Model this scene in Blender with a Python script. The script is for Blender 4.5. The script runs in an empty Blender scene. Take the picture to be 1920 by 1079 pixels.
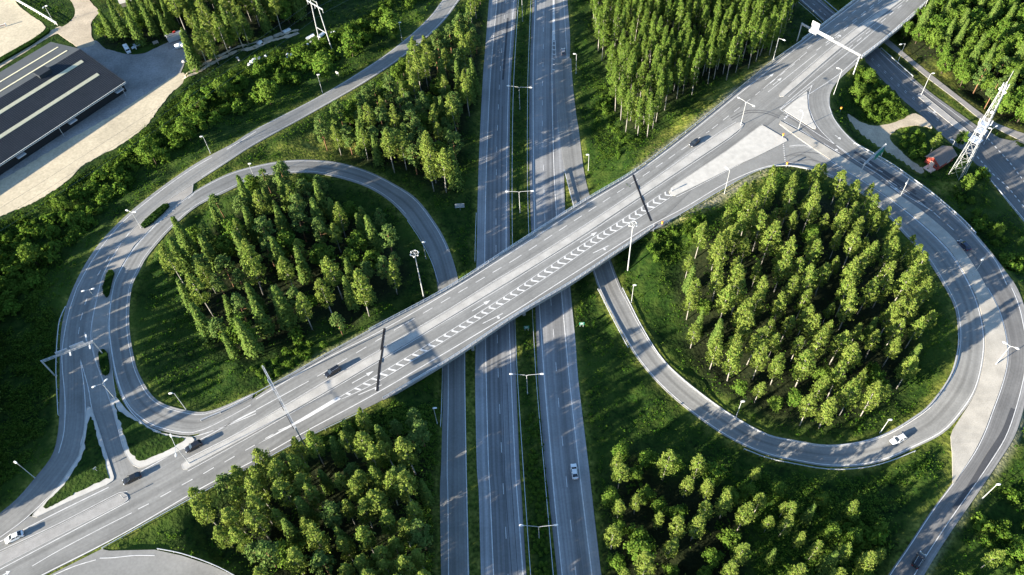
import bpy, bmesh, math, random
import numpy as np
from mathutils import Vector, Matrix
from mathutils.geometry import tessellate_polygon
R = math.radians
random.seed(7); rng = np.random.default_rng(11)
C = bpy.context.scene
COL = C.collection

# ------------------------------------------------------------------ camera, sky, sun, exposure
F, CX, CY = 1493., 960., 539.5          # focal length in photo pixels
TH, RO, CAMZ = R(52.), R(4.), 199.      # pitch below horizontal, roll, height above the motorway
FW = np.array([0, math.cos(TH), -math.sin(TH)]); UP0 = np.array([0, math.sin(TH), math.cos(TH)]); R0 = np.array([1., 0, 0])
RT = math.cos(RO)*R0 - math.sin(RO)*UP0; UPV = math.sin(RO)*R0 + math.cos(RO)*UP0
cd = bpy.data.cameras.new('camera'); cam = bpy.data.objects.new('camera', cd); COL.objects.link(cam)
cd.sensor_width = 36; cd.lens = 36*F/1920; cd.clip_start = 1; cd.clip_end = 9000
cam.matrix_world = Matrix(((RT[0], UPV[0], -FW[0], 0), (RT[1], UPV[1], -FW[1], 0), (RT[2], UPV[2], -FW[2], CAMZ), (0, 0, 0, 1)))
C.camera = cam
SUN_AZ, SUN_EL = R(27.5), R(13.5)       # direction the shadows run, height of the sun
w = bpy.data.worlds.new('World'); C.world = w; w.use_nodes = True
nt = w.node_tree; bg = nt.nodes['Background']; sky = nt.nodes.new('ShaderNodeTexSky')
sky.sky_type = 'NISHITA'; sky.sun_disc = False; sky.sun_elevation = SUN_EL; sky.sun_rotation = R(242.5)
sky.air_density = 1.0; sky.dust_density = 0.4; sky.ozone_density = 3.0
nt.links.new(sky.outputs[0], bg.inputs[0]); bg.inputs[1].default_value = 0.085
sl = bpy.data.lights.new('sun', 'SUN'); so = bpy.data.objects.new('sun', sl); COL.objects.link(so)
sl.energy = 5.0; sl.angle = R(0.5); sl.color = (1.0, 0.90, 0.74)
sd = Vector((math.cos(SUN_AZ)*math.cos(SUN_EL), math.sin(SUN_AZ)*math.cos(SUN_EL), -math.sin(SUN_EL)))
so.rotation_euler = sd.to_track_quat('-Z', 'Y').to_euler(); so.location = (-200, -60, 300)
C.view_settings.view_transform = 'Standard'; C.view_settings.look = 'None'; C.view_settings.gamma = 1
C.view_settings.exposure = 2.25
C.cycles.max_bounces = 6; C.cycles.transparent_max_bounces = 8; C.cycles.use_denoising = True

def U(px, py, z=0.):                    # photo pixel -> world point at height z
    d = FW*F + RT*(px-CX) + UPV*(CY-py); t = (z-CAMZ)/d[2]
    return np.array([d[0]*t, d[1]*t, z])
def UA(pts, z): return np.array([U(p[0], p[1], z if np.isscalar(z) else z[i]) for i, p in enumerate(pts)])
def P(p):
    q = np.asarray(p, float) - np.array([0, 0, CAMZ]); d = q@FW
    return CX + F*(q@RT)/d, CY - F*(q@UPV)/d

# ------------------------------------------------------------------ helpers: mesh building
class MB:
    def __init__(s): s.v = []; s.f = []; s.m = []
    def add(s, vs, fs, m=0):
        o = len(s.v); s.v += [tuple(map(float, x)) for x in vs]; s.f += [tuple(i+o for i in f) for f in fs]; s.m += [m]*len(fs); return s
    def box(s, c, d, rz=0., m=0):
        x, y, z = d[0]/2, d[1]/2, d[2]/2; a, b = math.cos(rz), math.sin(rz)
        vs = [(c[0]+X*a-Y*b, c[1]+X*b+Y*a, c[2]+Z) for Z in (-z, z) for X, Y in ((-x, -y), (x, -y), (x, y), (-x, y))]
        return s.add(vs, [(3, 2, 1, 0), (4, 5, 6, 7), (0, 1, 5, 4), (1, 2, 6, 5), (2, 3, 7, 6), (3, 0, 4, 7)], m)
    def tube(s, pts, rad, n=6, m=0, cap=True):
        pts = [np.asarray(p, float) for p in pts]; k = len(pts)
        rad = [rad]*k if np.isscalar(rad) else rad; vs = []
        for i, p in enumerate(pts):
            t = pts[min(i+1, k-1)] - pts[max(i-1, 0)]; t = t/(np.linalg.norm(t)+1e-9)
            a = np.cross(t, [0, 0, 1.] if abs(t[2]) < .9 else [1., 0, 0]); a /= np.linalg.norm(a); b = np.cross(t, a)
            for j in range(n):
                q = 2*math.pi*j/n; vs.append(p + rad[i]*(math.cos(q)*a + math.sin(q)*b))
        fs = [(i*n+j, i*n+(j+1) % n, (i+1)*n+(j+1) % n, (i+1)*n+j) for i in range(k-1) for j in range(n)]
        if cap: fs += [tuple(range(n))[::-1], tuple((k-1)*n+j for j in range(n))]
        return s.add(vs, fs, m)
    def beam(s, a, b, w_, h_, m=0, up=(0, 0, 1.)):
        a, b = np.asarray(a, float), np.asarray(b, float); t = (b-a)/np.linalg.norm(b-a); u = np.asarray(up, float)
        sx = np.cross(t, u)
        if np.linalg.norm(sx) < 1e-3: sx = np.cross(t, [1., 0, 0])
        sx /= np.linalg.norm(sx); uz = np.cross(sx, t)
        vs = [p + sx*w_/2*i + uz*h_/2*j for p in (a, b) for i, j in ((-1, -1), (1, -1), (1, 1), (-1, 1))]
        return s.add(vs, [(3, 2, 1, 0), (4, 5, 6, 7), (0, 1, 5, 4), (1, 2, 6, 5), (2, 3, 7, 6), (3, 0, 4, 7)], m)
    def slab(s, poly, z0, z1, m=0):      # closed outline (xy) raised from z0 to z1
        n = len(poly); vs = [(p[0], p[1], z1) for p in poly] + [(p[0], p[1], z0) for p in poly]
        tr = tessellate_polygon([[Vector((p[0], p[1], 0)) for p in poly]])
        fs = []
        for t in tr:
            a, b, c = (poly[i] for i in t)
            fs.append(tuple(t) if (b[0]-a[0])*(c[1]-a[1])-(b[1]-a[1])*(c[0]-a[0]) > 0 else tuple(t)[::-1])
        ar = sum(poly[i][0]*poly[(i+1) % n][1]-poly[(i+1) % n][0]*poly[i][1] for i in range(n))
        for i in range(n):
            j = (i+1) % n; q = (i, n+i, n+j, j); fs.append(q if ar > 0 else q[::-1])
        return s.add(vs, fs, m)
    def mesh(s, name, mats, smooth=False):
        me = bpy.data.meshes.new(name); me.from_pydata(s.v, [], s.f)
        for m in (mats if isinstance(mats, (list, tuple)) else [mats]): me.materials.append(m)
        if any(s.m): me.polygons.foreach_set('material_index', s.m)
        if smooth: me.polygons.foreach_set('use_smooth', [True]*len(s.f))
        me.update(); return me
    def build(s, name, mats, parent=None, smooth=False, kind=None):
        o = bpy.data.objects.new(name, s.mesh(name, mats, smooth)); COL.objects.link(o)
        if parent is not None: o.parent = parent
        if kind: o['kind'] = kind
        return o
def tag(o, label=None, cat=None, group=None, kind=None):
    if label: o['label'] = label
    if cat: o['category'] = cat
    if group: o['group'] = group
    if kind: o['kind'] = kind
    return o
def thing(name, label, cat, loc=(0, 0, 0), rz=0., group=None):
    o = bpy.data.objects.new(name, None); COL.objects.link(o); o.empty_display_size = .5
    o.location = tuple(map(float, loc)); o.rotation_euler = (0, 0, rz); return tag(o, label, cat, group)
def copy_tree(o, parent=None):
    c = o.copy(); COL.objects.link(c); c.parent = parent
    for ch in list(o.children): copy_tree(ch, c)
    return c
def catmull(pts, step, closed=False):
    p = np.asarray(pts, float); n = len(p); out = []
    for i in range(n if closed else n-1):
        if closed: a, b, c, d = p[(i-1) % n], p[i], p[(i+1) % n], p[(i+2) % n]
        else: b, c = p[i], p[i+1]; a = p[i-1] if i else 2*b-c; d = p[i+2] if i+2 < n else 2*c-b
        k = max(1, int(np.ceil(np.linalg.norm(c-b)/step)))
        for j in range(k):
            t = j/k
            out.append(.5*((2*b)+(c-a)*t+(2*a-5*b+4*c-d)*t*t+(3*b-a-3*c+d)*t**3))
    if not closed: out.append(p[-1])
    return np.array(out)

# ------------------------------------------------------------------ materials
def mat(name, col, rough=.8, metal=0., spec=.3, n1=None, n2=None, bump=0., coat=0.):
    """procedural surface: base colour varied by two noises (scale, low, high)"""
    m = bpy.data.materials.new(name); m.use_nodes = True; t = m.node_tree; b = t.nodes['Principled BSDF']
    b.inputs['Roughness'].default_value = rough; b.inputs['Metallic'].default_value = metal; b.inputs['Specular IOR Level'].default_value = spec
    if coat: b.inputs['Coat Weight'].default_value = coat; b.inputs['Coat Roughness'].default_value = .08
    tc = t.nodes.new('ShaderNodeTexCoord'); rgb = t.nodes.new('ShaderNodeRGB'); rgb.outputs[0].default_value = (*col, 1); src = rgb.outputs[0]
    for n in (n1 or (2.0, .9, 1.08), n2):
        if not n: continue
        nz = t.nodes.new('ShaderNodeTexNoise'); nz.inputs['Scale'].default_value = n[0]; nz.inputs['Detail'].default_value = 4
        t.links.new(tc.outputs['Object'], nz.inputs['Vector'])
        mr = t.nodes.new('ShaderNodeMapRange'); mr.inputs['From Min'].default_value = .3; mr.inputs['From Max'].default_value = .7
        mr.inputs['To Min'].default_value = n[1]; mr.inputs['To Max'].default_value = n[2]; t.links.new(nz.outputs[0], mr.inputs[0])
        mx = t.nodes.new('ShaderNodeMix'); mx.data_type = 'RGBA'; mx.blend_type = 'MULTIPLY'; mx.inputs[0].default_value = 1
        t.links.new(src, mx.inputs[6]); t.links.new(mr.outputs[0], mx.inputs[7]); src = mx.outputs[2]
        if bump:
            bp = t.nodes.new('ShaderNodeBump'); bp.inputs['Strength'].default_value = bump; bp.inputs['Distance'].default_value = .1
            t.links.new(nz.outputs[0], bp.inputs['Height']); t.links.new(bp.outputs[0], b.inputs['Normal'])
    t.links.new(src, b.inputs['Base Color']); return m
def asphalt(name, col, streak=.3, ribbon=True):
    m = bpy.data.materials.new(name); m.use_nodes = True; t = m.node_tree; b = t.nodes['Principled BSDF']
    b.inputs['Roughness'].default_value = .85; b.inputs['Specular IOR Level'].default_value = .25
    L = t.links.new; tc = t.nodes.new('ShaderNodeTexCoord')
    rgb = t.nodes.new('ShaderNodeRGB'); rgb.outputs[0].default_value = (*col, 1); src = rgb.outputs[0]
    def mul(fac):
        nonlocal src
        mx = t.nodes.new('ShaderNodeMix'); mx.data_type = 'RGBA'; mx.blend_type = 'MULTIPLY'; mx.inputs[0].default_value = 1
        L(src, mx.inputs[6]); L(fac, mx.inputs[7]); src = mx.outputs[2]
    def noise(coord, scale, lo, hi, vec=None, a=.32, z=.68, det=3):
        mp = t.nodes.new('ShaderNodeMapping'); mp.inputs['Scale'].default_value = vec or (1, 1, 1); L(tc.outputs[coord], mp.inputs[0])
        nz = t.nodes.new('ShaderNodeTexNoise'); nz.inputs['Scale'].default_value = scale; nz.inputs['Detail'].default_value = det; L(mp.outputs[0], nz.inputs['Vector'])
        mr = t.nodes.new('ShaderNodeMapRange'); mr.inputs['From Min'].default_value = a; mr.inputs['From Max'].default_value = z
        mr.inputs['To Min'].default_value = lo; mr.inputs['To Max'].default_value = hi; L(nz.outputs[0], mr.inputs[0]); mul(mr.outputs[0])
    if ribbon:
        noise('UV', 1.0, 1-streak, 1+streak*.7, (1.1, .006, 1))
        noise('UV', 1.0, 1-streak*.5, 1+streak*.4, (3.2, .02, 1))
    noise('Object', .12, .88, 1.1); noise('Object', 1.6, .9, 1.08, None, .3, .7, 6)
    if ribbon:
        at = t.nodes.new('ShaderNodeAttribute'); at.attribute_name = 'tone'; mul(at.outputs['Color'])
    L(src, b.inputs['Base Color']); return m
def leafmat(name, a, b_, c, trans=.35):
    m = bpy.data.materials.new(name); m.use_nodes = True; t = m.node_tree; L = t.links.new
    for n in list(t.nodes):
        if n.type == 'BSDF_PRINCIPLED': t.nodes.remove(n)
    out = t.nodes['Material Output']; oi = t.nodes.new('ShaderNodeObjectInfo'); tc = t.nodes.new('ShaderNodeTexCoord')
    r1 = t.nodes.new('ShaderNodeMix'); r1.data_type = 'RGBA'; r1.inputs[6].default_value = (*a, 1); r1.inputs[7].default_value = (*b_, 1); L(oi.outputs['Random'], r1.inputs[0])
    nz = t.nodes.new('ShaderNodeTexNoise'); nz.inputs['Scale'].default_value = 1.3; nz.inputs['Detail'].default_value = 2; L(tc.outputs['Object'], nz.inputs['Vector'])
    mr = t.nodes.new('ShaderNodeMapRange'); mr.inputs['From Min'].default_value = .38; mr.inputs['From Max'].default_value = .66; L(nz.outputs[0], mr.inputs[0])
    r2 = t.nodes.new('ShaderNodeMix'); r2.data_type = 'RGBA'; r2.inputs[7].default_value = (*c, 1); L(mr.outputs[0], r2.inputs[0]); L(r1.outputs[2], r2.inputs[6])
    d = t.nodes.new('ShaderNodeBsdfDiffuse'); tr = t.nodes.new('ShaderNodeBsdfTranslucent'); ms = t.nodes.new('ShaderNodeMixShader'); ms.inputs[0].default_value = trans
    L(r2.outputs[2], d.inputs[0]); L(r2.outputs[2], tr.inputs[0]); L(d.outputs[0], ms.inputs[1]); L(tr.outputs[0], ms.inputs[2]); L(ms.outputs[0], out.inputs[0])
    return m
M = {
 'mw': asphalt('motorway asphalt', (.205, .206, .207), .22), 'road': asphalt('worn asphalt', (.202, .200, .190), .16),
 'plain': asphalt('plain asphalt', (.202, .200, .190), .2, False), 'darkroad': asphalt('newer asphalt', (.138, .135, .131), .25), 'patch': mat('dark repair asphalt', (.055, .056, .06), .8),
 'plaindark': asphalt('junction asphalt', (.138, .135, .131), .25, False), 'bike': asphalt('cycle path asphalt', (.225, .212, .2), .12),
 'tyremark': mat('dark tyre marks', (.115, .114, .112), .8, n1=(.6, .8, 1.25)), 'paint': mat('road paint', (.66, .65, .63), .7, n1=(.9, .76, 1.08), n2=(9, .7, 1.12)), 'tar': mat('black joint tar', (.012, .012, .014), .6),
 'conc3': mat('worn concrete strip', (.39, .375, .345), .85, n1=(.3, .82, 1.1), n2=(3, .85, 1.08)), 'gore': mat('tan concrete paving', (.36, .335, .29), .85, n1=(.25, .8, 1.1), n2=(4, .86, 1.08)), 'conc': mat('pale concrete paving', (.46, .44, .40), .85, n1=(.6, .86, 1.06), n2=(6, .9, 1.06)), 'conc2': mat('grey concrete', (.29, .28, .265), .85, n1=(.5, .85, 1.08), n2=(5, .88, 1.08)),
 'greyisland': mat('grey island paving', (.265, .25, .228), .85, n1=(.4, .85, 1.08), n2=(5, .9, 1.06)), 'kerb': mat('granite kerb', (.36, .35, .33), .8, n1=(1, .85, 1.1)),
 'steel': mat('galvanised steel', (.55, .57, .60), .4, .5, .5), 'whitemetal': mat('pale painted metal', (.38, .39, .39), .45, 0, .4), 'lampw': mat('white lamp housing', (.62, .62, .60), .4),
 'glass': mat('dark car glass', (.015, .02, .026), .05, 0, .8), 'tyre': mat('tyre rubber', (.012, .012, .012), .8), 'rim': mat('alloy rim', (.4, .4, .42), .35, .7),
 'redlight': mat('red tail lamp', (.35, .02, .015), .2, 0, .6), 'headlight': mat('headlamp glass', (.75, .77, .78), .1, 0, .7),
 'bark': mat('pale birch bark', (.33, .31, .27), .9, n1=(1.2, .55, 1.1), n2=(9, .7, 1.1)), 'darkbark': mat('brown bark', (.09, .065, .045), .9, n1=(3, .7, 1.2)), 'pinebark': mat('orange pine bark', (.22, .12, .065), .9, n1=(2, .7, 1.2)),
 'sand': mat('pale sand', (.46, .395, .28), .95, n1=(.08, .85, 1.1), n2=(1.2, .82, 1.1), bump=.25), 'gravel': mat('grey gravel', (.24, .232, .222), .95, n1=(.12, .75, 1.2), n2=(1.5, .8, 1.15), bump=.3), 'dirt': mat('pale dirt track', (.40, .335, .245), .95, n1=(.2, .8, 1.12), n2=(2.2, .8, 1.15), bump=.25),
 'roofd': mat('dark metal roof', (.021, .026, .033), .75, .0, .2, n1=(.2, .85, 1.15), n2=(3, .85, 1.1)), 'roofseam': mat('roof seam metal', (.034, .04, .049), .6), 'roofl': mat('paler grey roof', (.046, .052, .058), .75, n1=(.3, .9, 1.1)), 'skylight': mat('corrugated skylight', (.50, .47, .33), .5, n1=(1, .88, 1.06)),
 'wood': mat('grey timber', (.30, .27, .22), .85, n1=(2, .75, 1.15)), 'whitewood': mat('white timber', (.72, .70, .64), .7), 'redwall': mat('red timber cladding', (.26, .045, .03), .8, n1=(3, .8, 1.15)), 'redroof': mat('orange red roof tiles', (.36, .10, .055), .8, n1=(3, .8, 1.15)), 'brownroof': mat('brown grey roof sheet', (.12, .105, .10), .7, n1=(2, .85, 1.1)),
 'peach': mat('sunlit gable peach', (.62, .46, .36), .8), 'blackwall': mat('dark wall cladding', (.014, .015, .018), .7), 'green': mat('green sign face', (.006, .16, .10), .45), 'orange': mat('orange marker', (.75, .28, .04), .5), 'yellow': mat('yellow sign face', (.72, .50, .05), .5),
 'rock': mat('grey rock', (.34, .33, .32), .9, n1=(1, .7, 1.2)), 'whitesheet': mat('white plastic wrap', (.74, .75, .76), .4), 'truckred': mat('red painted steel', (.4, .04, .03), .5), 'cable': mat('black cable', (.10, .13, .13), .5, .4),
 'birchleaf': leafmat('birch leaves', (.132, .190, .034), (.100, .170, .028), (.180, .212, .046), .28), 'aspenleaf': leafmat('aspen leaves', (.092, .160, .026), (.072, .140, .022), (.145, .192, .038), .28),
 'broadleaf': leafmat('broad leaves', (.062, .138, .018), (.086, .148, .022), (.115, .166, .028), .28), 'spruceleaf': leafmat('spruce needles', (.054, .104, .022), (.078, .130, .026), (.112, .152, .034), .15),
 'pineleaf': leafmat('pine needles', (.066, .116, .028), (.052, .104, .024), (.108, .146, .040), .15), 'bushleaf': leafmat('bush leaves', (.046, .110, .014), (.068, .128, .018), (.100, .150, .022), .25), 'hedgeleaf': leafmat('hedge leaves', (.018, .045, .010), (.02, .05, .01), (.03, .06, .012)),
 'tuft': leafmat('grass tufts', (.020, .076, .008), (.030, .084, .009), (.085, .130, .017), .25),
}

# ------------------------------------------------------------------ roads: pairs of traced edges
ZU = 7.2                                 # height of the upper road level, the bridge deck and the junctions
def edge(pts, z=None):
    """[(x, y[, z])] pixel points -> world points; missing heights are filled in between the given ones"""
    zs = [p[2] if len(p) > 2 else None for p in pts]
    if z is not None: zs = [z if q is None else q for q in zs]
    k = [i for i, q in enumerate(zs) if q is not None]
    zz = np.interp(range(len(pts)), k, [zs[i] for i in k])
    return np.array([U(p[0], p[1], zz[i]) for i, p in enumerate(pts)])
def resample(p, n):
    d = np.r_[0, np.cumsum(np.linalg.norm(np.diff(p, axis=0), axis=1))]; t = np.linspace(0, d[-1], n)
    return np.stack([np.interp(t, d, p[:, i]) for i in range(3)], 1)
class Road:
    def __init__(s, Lp, Rp, z=None, dz=0., step=2.5):
        """Lp, Rp: lists of sections (each a list of pixel points) so that the cross sections stay square"""
        if not isinstance(Lp[0], list): Lp, Rp = [Lp], [Rp]
        la, ra = edge(sum(Lp, []), z), edge(sum(Rp, []), z); Ls, Rs = [], []; i = j = 0
        for k in range(len(Lp)):
            a0, a1 = max(i-1, 0), i+len(Lp[k]); b0, b1 = max(j-1, 0), j+len(Rp[k])
            A, B = catmull(la, 1.), catmull(ra, 1.)
            near = lambda cv, p: int(np.argmin(np.sum((cv-p)**2, 1)))
            A = A[near(A, la[a0]):near(A, la[a1-1])+1]; B = B[near(B, ra[b0]):near(B, ra[b1-1])+1]
            n = max(2, int(max(len(A), len(B))/step)); A, B = resample(A, n), resample(B, n)
            Ls.append(A if not k else A[1:]); Rs.append(B if not k else B[1:]); i += len(Lp[k]); j += len(Rp[k])
        s.L, s.R = np.concatenate(Ls), np.concatenate(Rs); s.L[:, 2] += dz; s.R[:, 2] += dz
        c = (s.L+s.R)/2; s.s = np.r_[0, np.cumsum(np.linalg.norm(np.diff(c, axis=0), axis=1))]; s.len = s.s[-1]
    def at(s, d, u, dz=0.):
        i = np.array([np.interp(d, s.s, s.L[:, k]) for k in range(3)]); j = np.array([np.interp(d, s.s, s.R[:, k]) for k in range(3)])
        q = i+(j-i)*u; q[2] += dz; return q
    def find(s, px, py):                 # distance along the road of a pixel
        c = (s.L+s.R)/2; q = np.array([P(x) for x in c]); return s.s[int(np.argmin((q[:, 0]-px)**2+(q[:, 1]-py)**2))]
    def build(s, name, m, tones=None, skirt=.45, kind='structure'):
        tones = tones or [(0, 1), (1, 1)]; us = [t[0] for t in tones]; tn = [t[1] for t in tones]
        n = len(s.L); vs, uv, tv = [], [], []; cols = [(0., -skirt, tn[0])] + [(u, 0., t) for u, t in tones] + [(1., -skirt, tn[-1])]
        for i in range(n):
            wd = np.linalg.norm(s.R[i]-s.L[i])
            for u, dz, t in cols:
                q = s.L[i]+(s.R[i]-s.L[i])*u; vs.append((q[0], q[1], q[2]+dz)); uv.append((u*wd, s.s[i])); tv.append(t)
        k = len(cols); fs = [(i*k+j+1, (i+1)*k+j+1, (i+1)*k+j, i*k+j) for i in range(n-1) for j in range(k-1)]
        me = bpy.data.meshes.new(name); me.from_pydata(vs, [], fs); me.materials.append(m)
        ul = me.uv_layers.new(name='UVMap'); li = np.zeros(len(me.loops), dtype=np.int32); me.loops.foreach_get('vertex_index', li)
        ul.data.foreach_set('uv', np.array(uv)[li].ravel()); ca = me.color_attributes.new('tone', 'FLOAT_COLOR', 'POINT')
        ca.data.foreach_set('color', np.array([(t, t, t, 1) for t in tv]).ravel()); me.update()
        bm = bmesh.new(); bm.from_mesh(me); bmesh.ops.recalc_face_normals(bm, faces=bm.faces)
        if sum(f.normal.z*f.calc_area() for f in bm.faces) < 0: bmesh.ops.reverse_faces(bm, faces=bm.faces)
        bm.to_mesh(me); bm.free()
        o = bpy.data.objects.new(name, me); COL.objects.link(o); o['kind'] = kind; return o

A_N = [(-80, 1052), (0, 1010), (100, 959), (204, 908), (300, 858), (400, 800), (480, 744), (515, 721), (605, 669), (705, 615), (842, 541), (960, 465), (1085, 385), (1187, 324), (1270, 262), (1396, 159), (1453, 113), (1535, 54), (1605, 0), (1670, -52)]
A_S = [(-30, 1140), (77, 1082), (190, 1024), (362, 930), (480, 869), (605, 804), (685, 766), (730, 743), (855, 668), (960, 597), (1060, 538), (1135, 488), (1220, 430), (1262, 392), (1320, 335), (1380, 284), (1440, 235), (1500, 188), (1560, 149), (1610, 113), (1660, 74), (1710, 32), (1741, 0), (1800, -55)]
rA = Road([A_N[:10], A_N[10:14], A_N[14:]], [A_S[:8], A_S[8:13], A_S[13:]], ZU)
LC_L = [(922, -60), (917, 0), (911, 76), (904.7, 158), (897.3, 316), (893.7, 474), (892, 560), (891.8, 640), (891, 718), (894, 876), (897.5, 921), (901.7, 1079), (904, 1150)]
LC_R = [(974.5, -60), (969.8, 0), (964, 76), (957.4, 158), (955, 316), (956.6, 474), (961, 560), (966.4, 640), (968, 718), (974, 876), (977.5, 921), (987, 1079), (992, 1150)]
rLC = Road(LC_L, LC_R, 0.)
RC_L = [(1002, -60), (998.4, 0), (995, 76), (992.5, 158), (992.5, 316), (997.5, 474), (1003, 560), (1006, 640), (1009.5, 718), (1022, 876), (1028, 921), (1045, 1079), (1053, 1150)]
RC_R = [(1063, -60), (1064, 0), (1069, 76), (1073, 158), (1075, 300), (1060, 400), (1065, 474), (1071, 560), (1079, 640), (1085, 718), (1104, 876), (1109, 921), (1127.5, 1079), (1138, 1150)]
RC_R = [(1063, -60), (1064, 0), (1069, 76), (1065, 158), (1058, 316), (1061, 420), (1064, 474), (1071, 560), (1079, 640), (1085, 718), (1104, 876), (1109, 921), (1127.5, 1079), (1138, 1150)]
rRC = Road(RC_L, RC_R, 0.)
LL_O = [(470, 762, 7.2), (420, 790), (360, 816), (300, 807), (270, 794), (237, 764), (217, 715), (205, 652), (201, 602), (209, 540), (220, 510), (250, 462), (300, 410), (360, 362, 7.2), (425, 327, 6.8), (480, 311, 6.2), (530, 302, 5.6), (580, 300, 4.9), (635, 305, 4.1), (692, 322, 3.3), (742, 347, 2.5), (780, 372, 1.8), (812, 412, 1.1), (837, 455, .5), (855, 507, .25), (861, 545, .1), (868, 620, .06), (872, 661), (872, 718), (875, 876), (876, 921), (880, 1079), (883, 1150, .06)]
LL_I = [(475, 737, 7.2), (400, 769), (357, 771), (297, 752), (265, 710), (250, 665), (242, 602), (247, 540), (262, 507), (277, 480), (320, 430), (370, 387, 7.2), (425, 360, 6.8), (480, 333, 6.2), (530, 326, 5.6), (587, 325, 4.9), (640, 335, 4.1), (690, 352, 3.3), (730, 377, 2.5), (762, 410, 1.8), (787, 445, 1.1), (807, 482, .5), (817, 520, .25), (822, 550, .1), (828, 620, .06), (829, 687), (831, 718), (827, 876), (825, 921), (827, 1079), (828, 1150, .06)]
rLL = Road([LL_O[:7], LL_O[7:14], LL_O[14:20], LL_O[20:26], LL_O[26:]], [LL_I[:5], LL_I[5:12], LL_I[12:18], LL_I[18:24], LL_I[24:]])
OL_W = [(0, 0)]
OL_W = [(900, -70, 2.5), (862, -35, 3), (830, 0, 3), (805, 32), (762, 72), (705, 115), (605, 177, 5), (480, 242, 6.6), (435, 270, 7.2), (375, 302), (325, 335), (275, 372), (230, 410), (190, 452), (160, 495), (135, 545), (120, 590), (113, 640), (112, 715), (111, 778, 7.2)]
OL_E = [(925, -70, 2.5), (893, -35, 3), (862, 0, 3), (830, 42), (775, 92), (692, 150), (580, 215, 5), (480, 270, 6.6), (425, 305, 7.2), (362, 346), (312, 378), (262, 418), (231, 453), (201, 503), (188, 541), (173, 616), (177, 661), (196, 716), (213, 770, 7.2)]
rOL = Road([OL_W[:9], OL_W[9:16], OL_W[16:]], [OL_E[:9], OL_E[9:15], OL_E[15:]])
rB1 = Road([(111, 760), (111, 778), (108, 815), (97, 855), (65, 897), (32, 935), (0, 962), (-70, 1018)], [(170, 750), (163, 770), (156, 822), (148, 856), (110, 912), (50, 971), (0, 1008), (-60, 1048)], ZU, -.012)
rB2 = Road([(165, 750), (172, 768), (187, 812), (200, 855), (214, 902), (222, 922)], [(205, 744), (210, 762), (225, 812), (236, 850), (258, 881), (285, 892)], ZU, -.018)
RL_I = [(1480, 309, 7.2), (1515, 316), (1555, 331), (1590, 347), (1647, 388), (1702, 447), (1735, 482), (1772, 540, 7.2), (1790, 577, 7.1), (1796, 615, 6.9), (1795, 652, 6.6), (1782, 702, 6), (1745, 755, 5.2), (1715, 780, 4.8), (1665, 810, 4.2), (1615, 827, 3.6), (1552, 834, 3), (1490, 825, 2.4), (1440, 814, 1.9), (1385, 785, 1.4), (1335, 752, 1), (1272, 702, .6), (1235, 662, .4), (1200, 607, .2), (1180, 567, .12), (1165, 540, .06), (1145, 487, .06), (1125, 425), (1106, 369), (1094, 316), (1085.5, 246), (1079.6, 209), (1074, 158), (1071, 110, .06)]
RL_O = [(1480, 272, 7.2), (1512, 270), (1545, 292), (1580, 315), (1647, 357), (1702, 397), (1752, 440), (1790, 482), (1822, 538, 7.2), (1837, 577, 7.1), (1847, 627, 6.9), (1845, 677, 6.5), (1830, 735, 6), (1800, 780, 5.4), (1768, 813, 4.9), (1715, 840, 4.4), (1665, 862, 3.9), (1615, 874, 3.4), (1552, 875, 2.9), (1490, 865, 2.4), (1440, 854, 1.9), (1395, 836, 1.5), (1347, 810, 1.1), (1285, 765, .65), (1235, 720, .4), (1197, 675, .2), (1167, 627, .12), (1145, 585, .06), (1122, 540, .06), (1106, 490), (1090, 440), (1075, 389), (1060, 325), (1054, 290), (1048, 246), (1044, 200), (1041, 158), (1040, 110, .06)]
rRL = Road([RL_O[:9], RL_O[9:15], RL_O[15:22], RL_O[22:29], RL_O[29:33], RL_O[33:]], [RL_I[:8], RL_I[8:14], RL_I[14:19], RL_I[19:26], RL_I[26:30], RL_I[30:]])
OR_I = [(1465, 215, 7.2), (1500, 235), (1540, 270), (1615, 317), (1685, 365), (1740, 405), (1790, 450), (1827, 500), (1850, 540, 7.2), (1872, 582, 7.1), (1887, 640, 6.9), (1887, 685, 6.6), (1875, 730, 6.3), (1860, 770, 6.1), (1845, 810, 5.9), (1825, 850, 5.7), (1790, 900, 5.5), (1747, 957, 5.2), (1700, 1028, 5), (1665, 1079, 5), (1630, 1140, 5)]
OR_O = [(1530, 215, 7.2), (1560, 240), (1602, 270), (1665, 305), (1710, 336), (1752, 367), (1802, 410), (1852, 465), (1890, 515), (1907, 540, 7.2), (1922, 580, 7.1), (1933, 640, 6.9), (1933, 690, 6.6), (1923, 750, 6.2), (1905, 812, 5.9), (1877, 860, 5.7), (1830, 930, 5.4), (1777, 1007, 5.1), (1735, 1075, 5), (1700, 1140, 5)]
rOR = Road([OR_I[:9], OR_I[9:15], OR_I[15:]], [OR_O[:10], OR_O[10:15], OR_O[15:]])
rSL = Road([(1560, 128), (1535, 150), (1521, 168), (1515, 185), (1517.6, 204), (1526, 227), (1545, 252), (1570, 274), (1600, 296), (1640, 322)], [(1610, 116), (1575, 148), (1560, 168), (1555, 185), (1556, 200), (1564, 222), (1585, 249), (1614, 275), (1660, 304), (1700, 330)], ZU, .012)
ZT = 1.5                                  # level of the road under the north-east bridge
rTR = Road([(1435, -55), (1497, 0), (1544, 41), (1622, 115), (1650, 145), (1690, 185), (1720, 210), (1752, 240), (1785, 270), (1835, 312), (1861, 343), (1887, 375), (1920, 415), (1985, 495)], [(1478, -55), (1540, 0), (1567, 24), (1650, 92), (1690, 127), (1740, 170), (1785, 203), (1830, 235), (1870, 265), (1920, 310), (1990, 380)], ZT)
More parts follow.
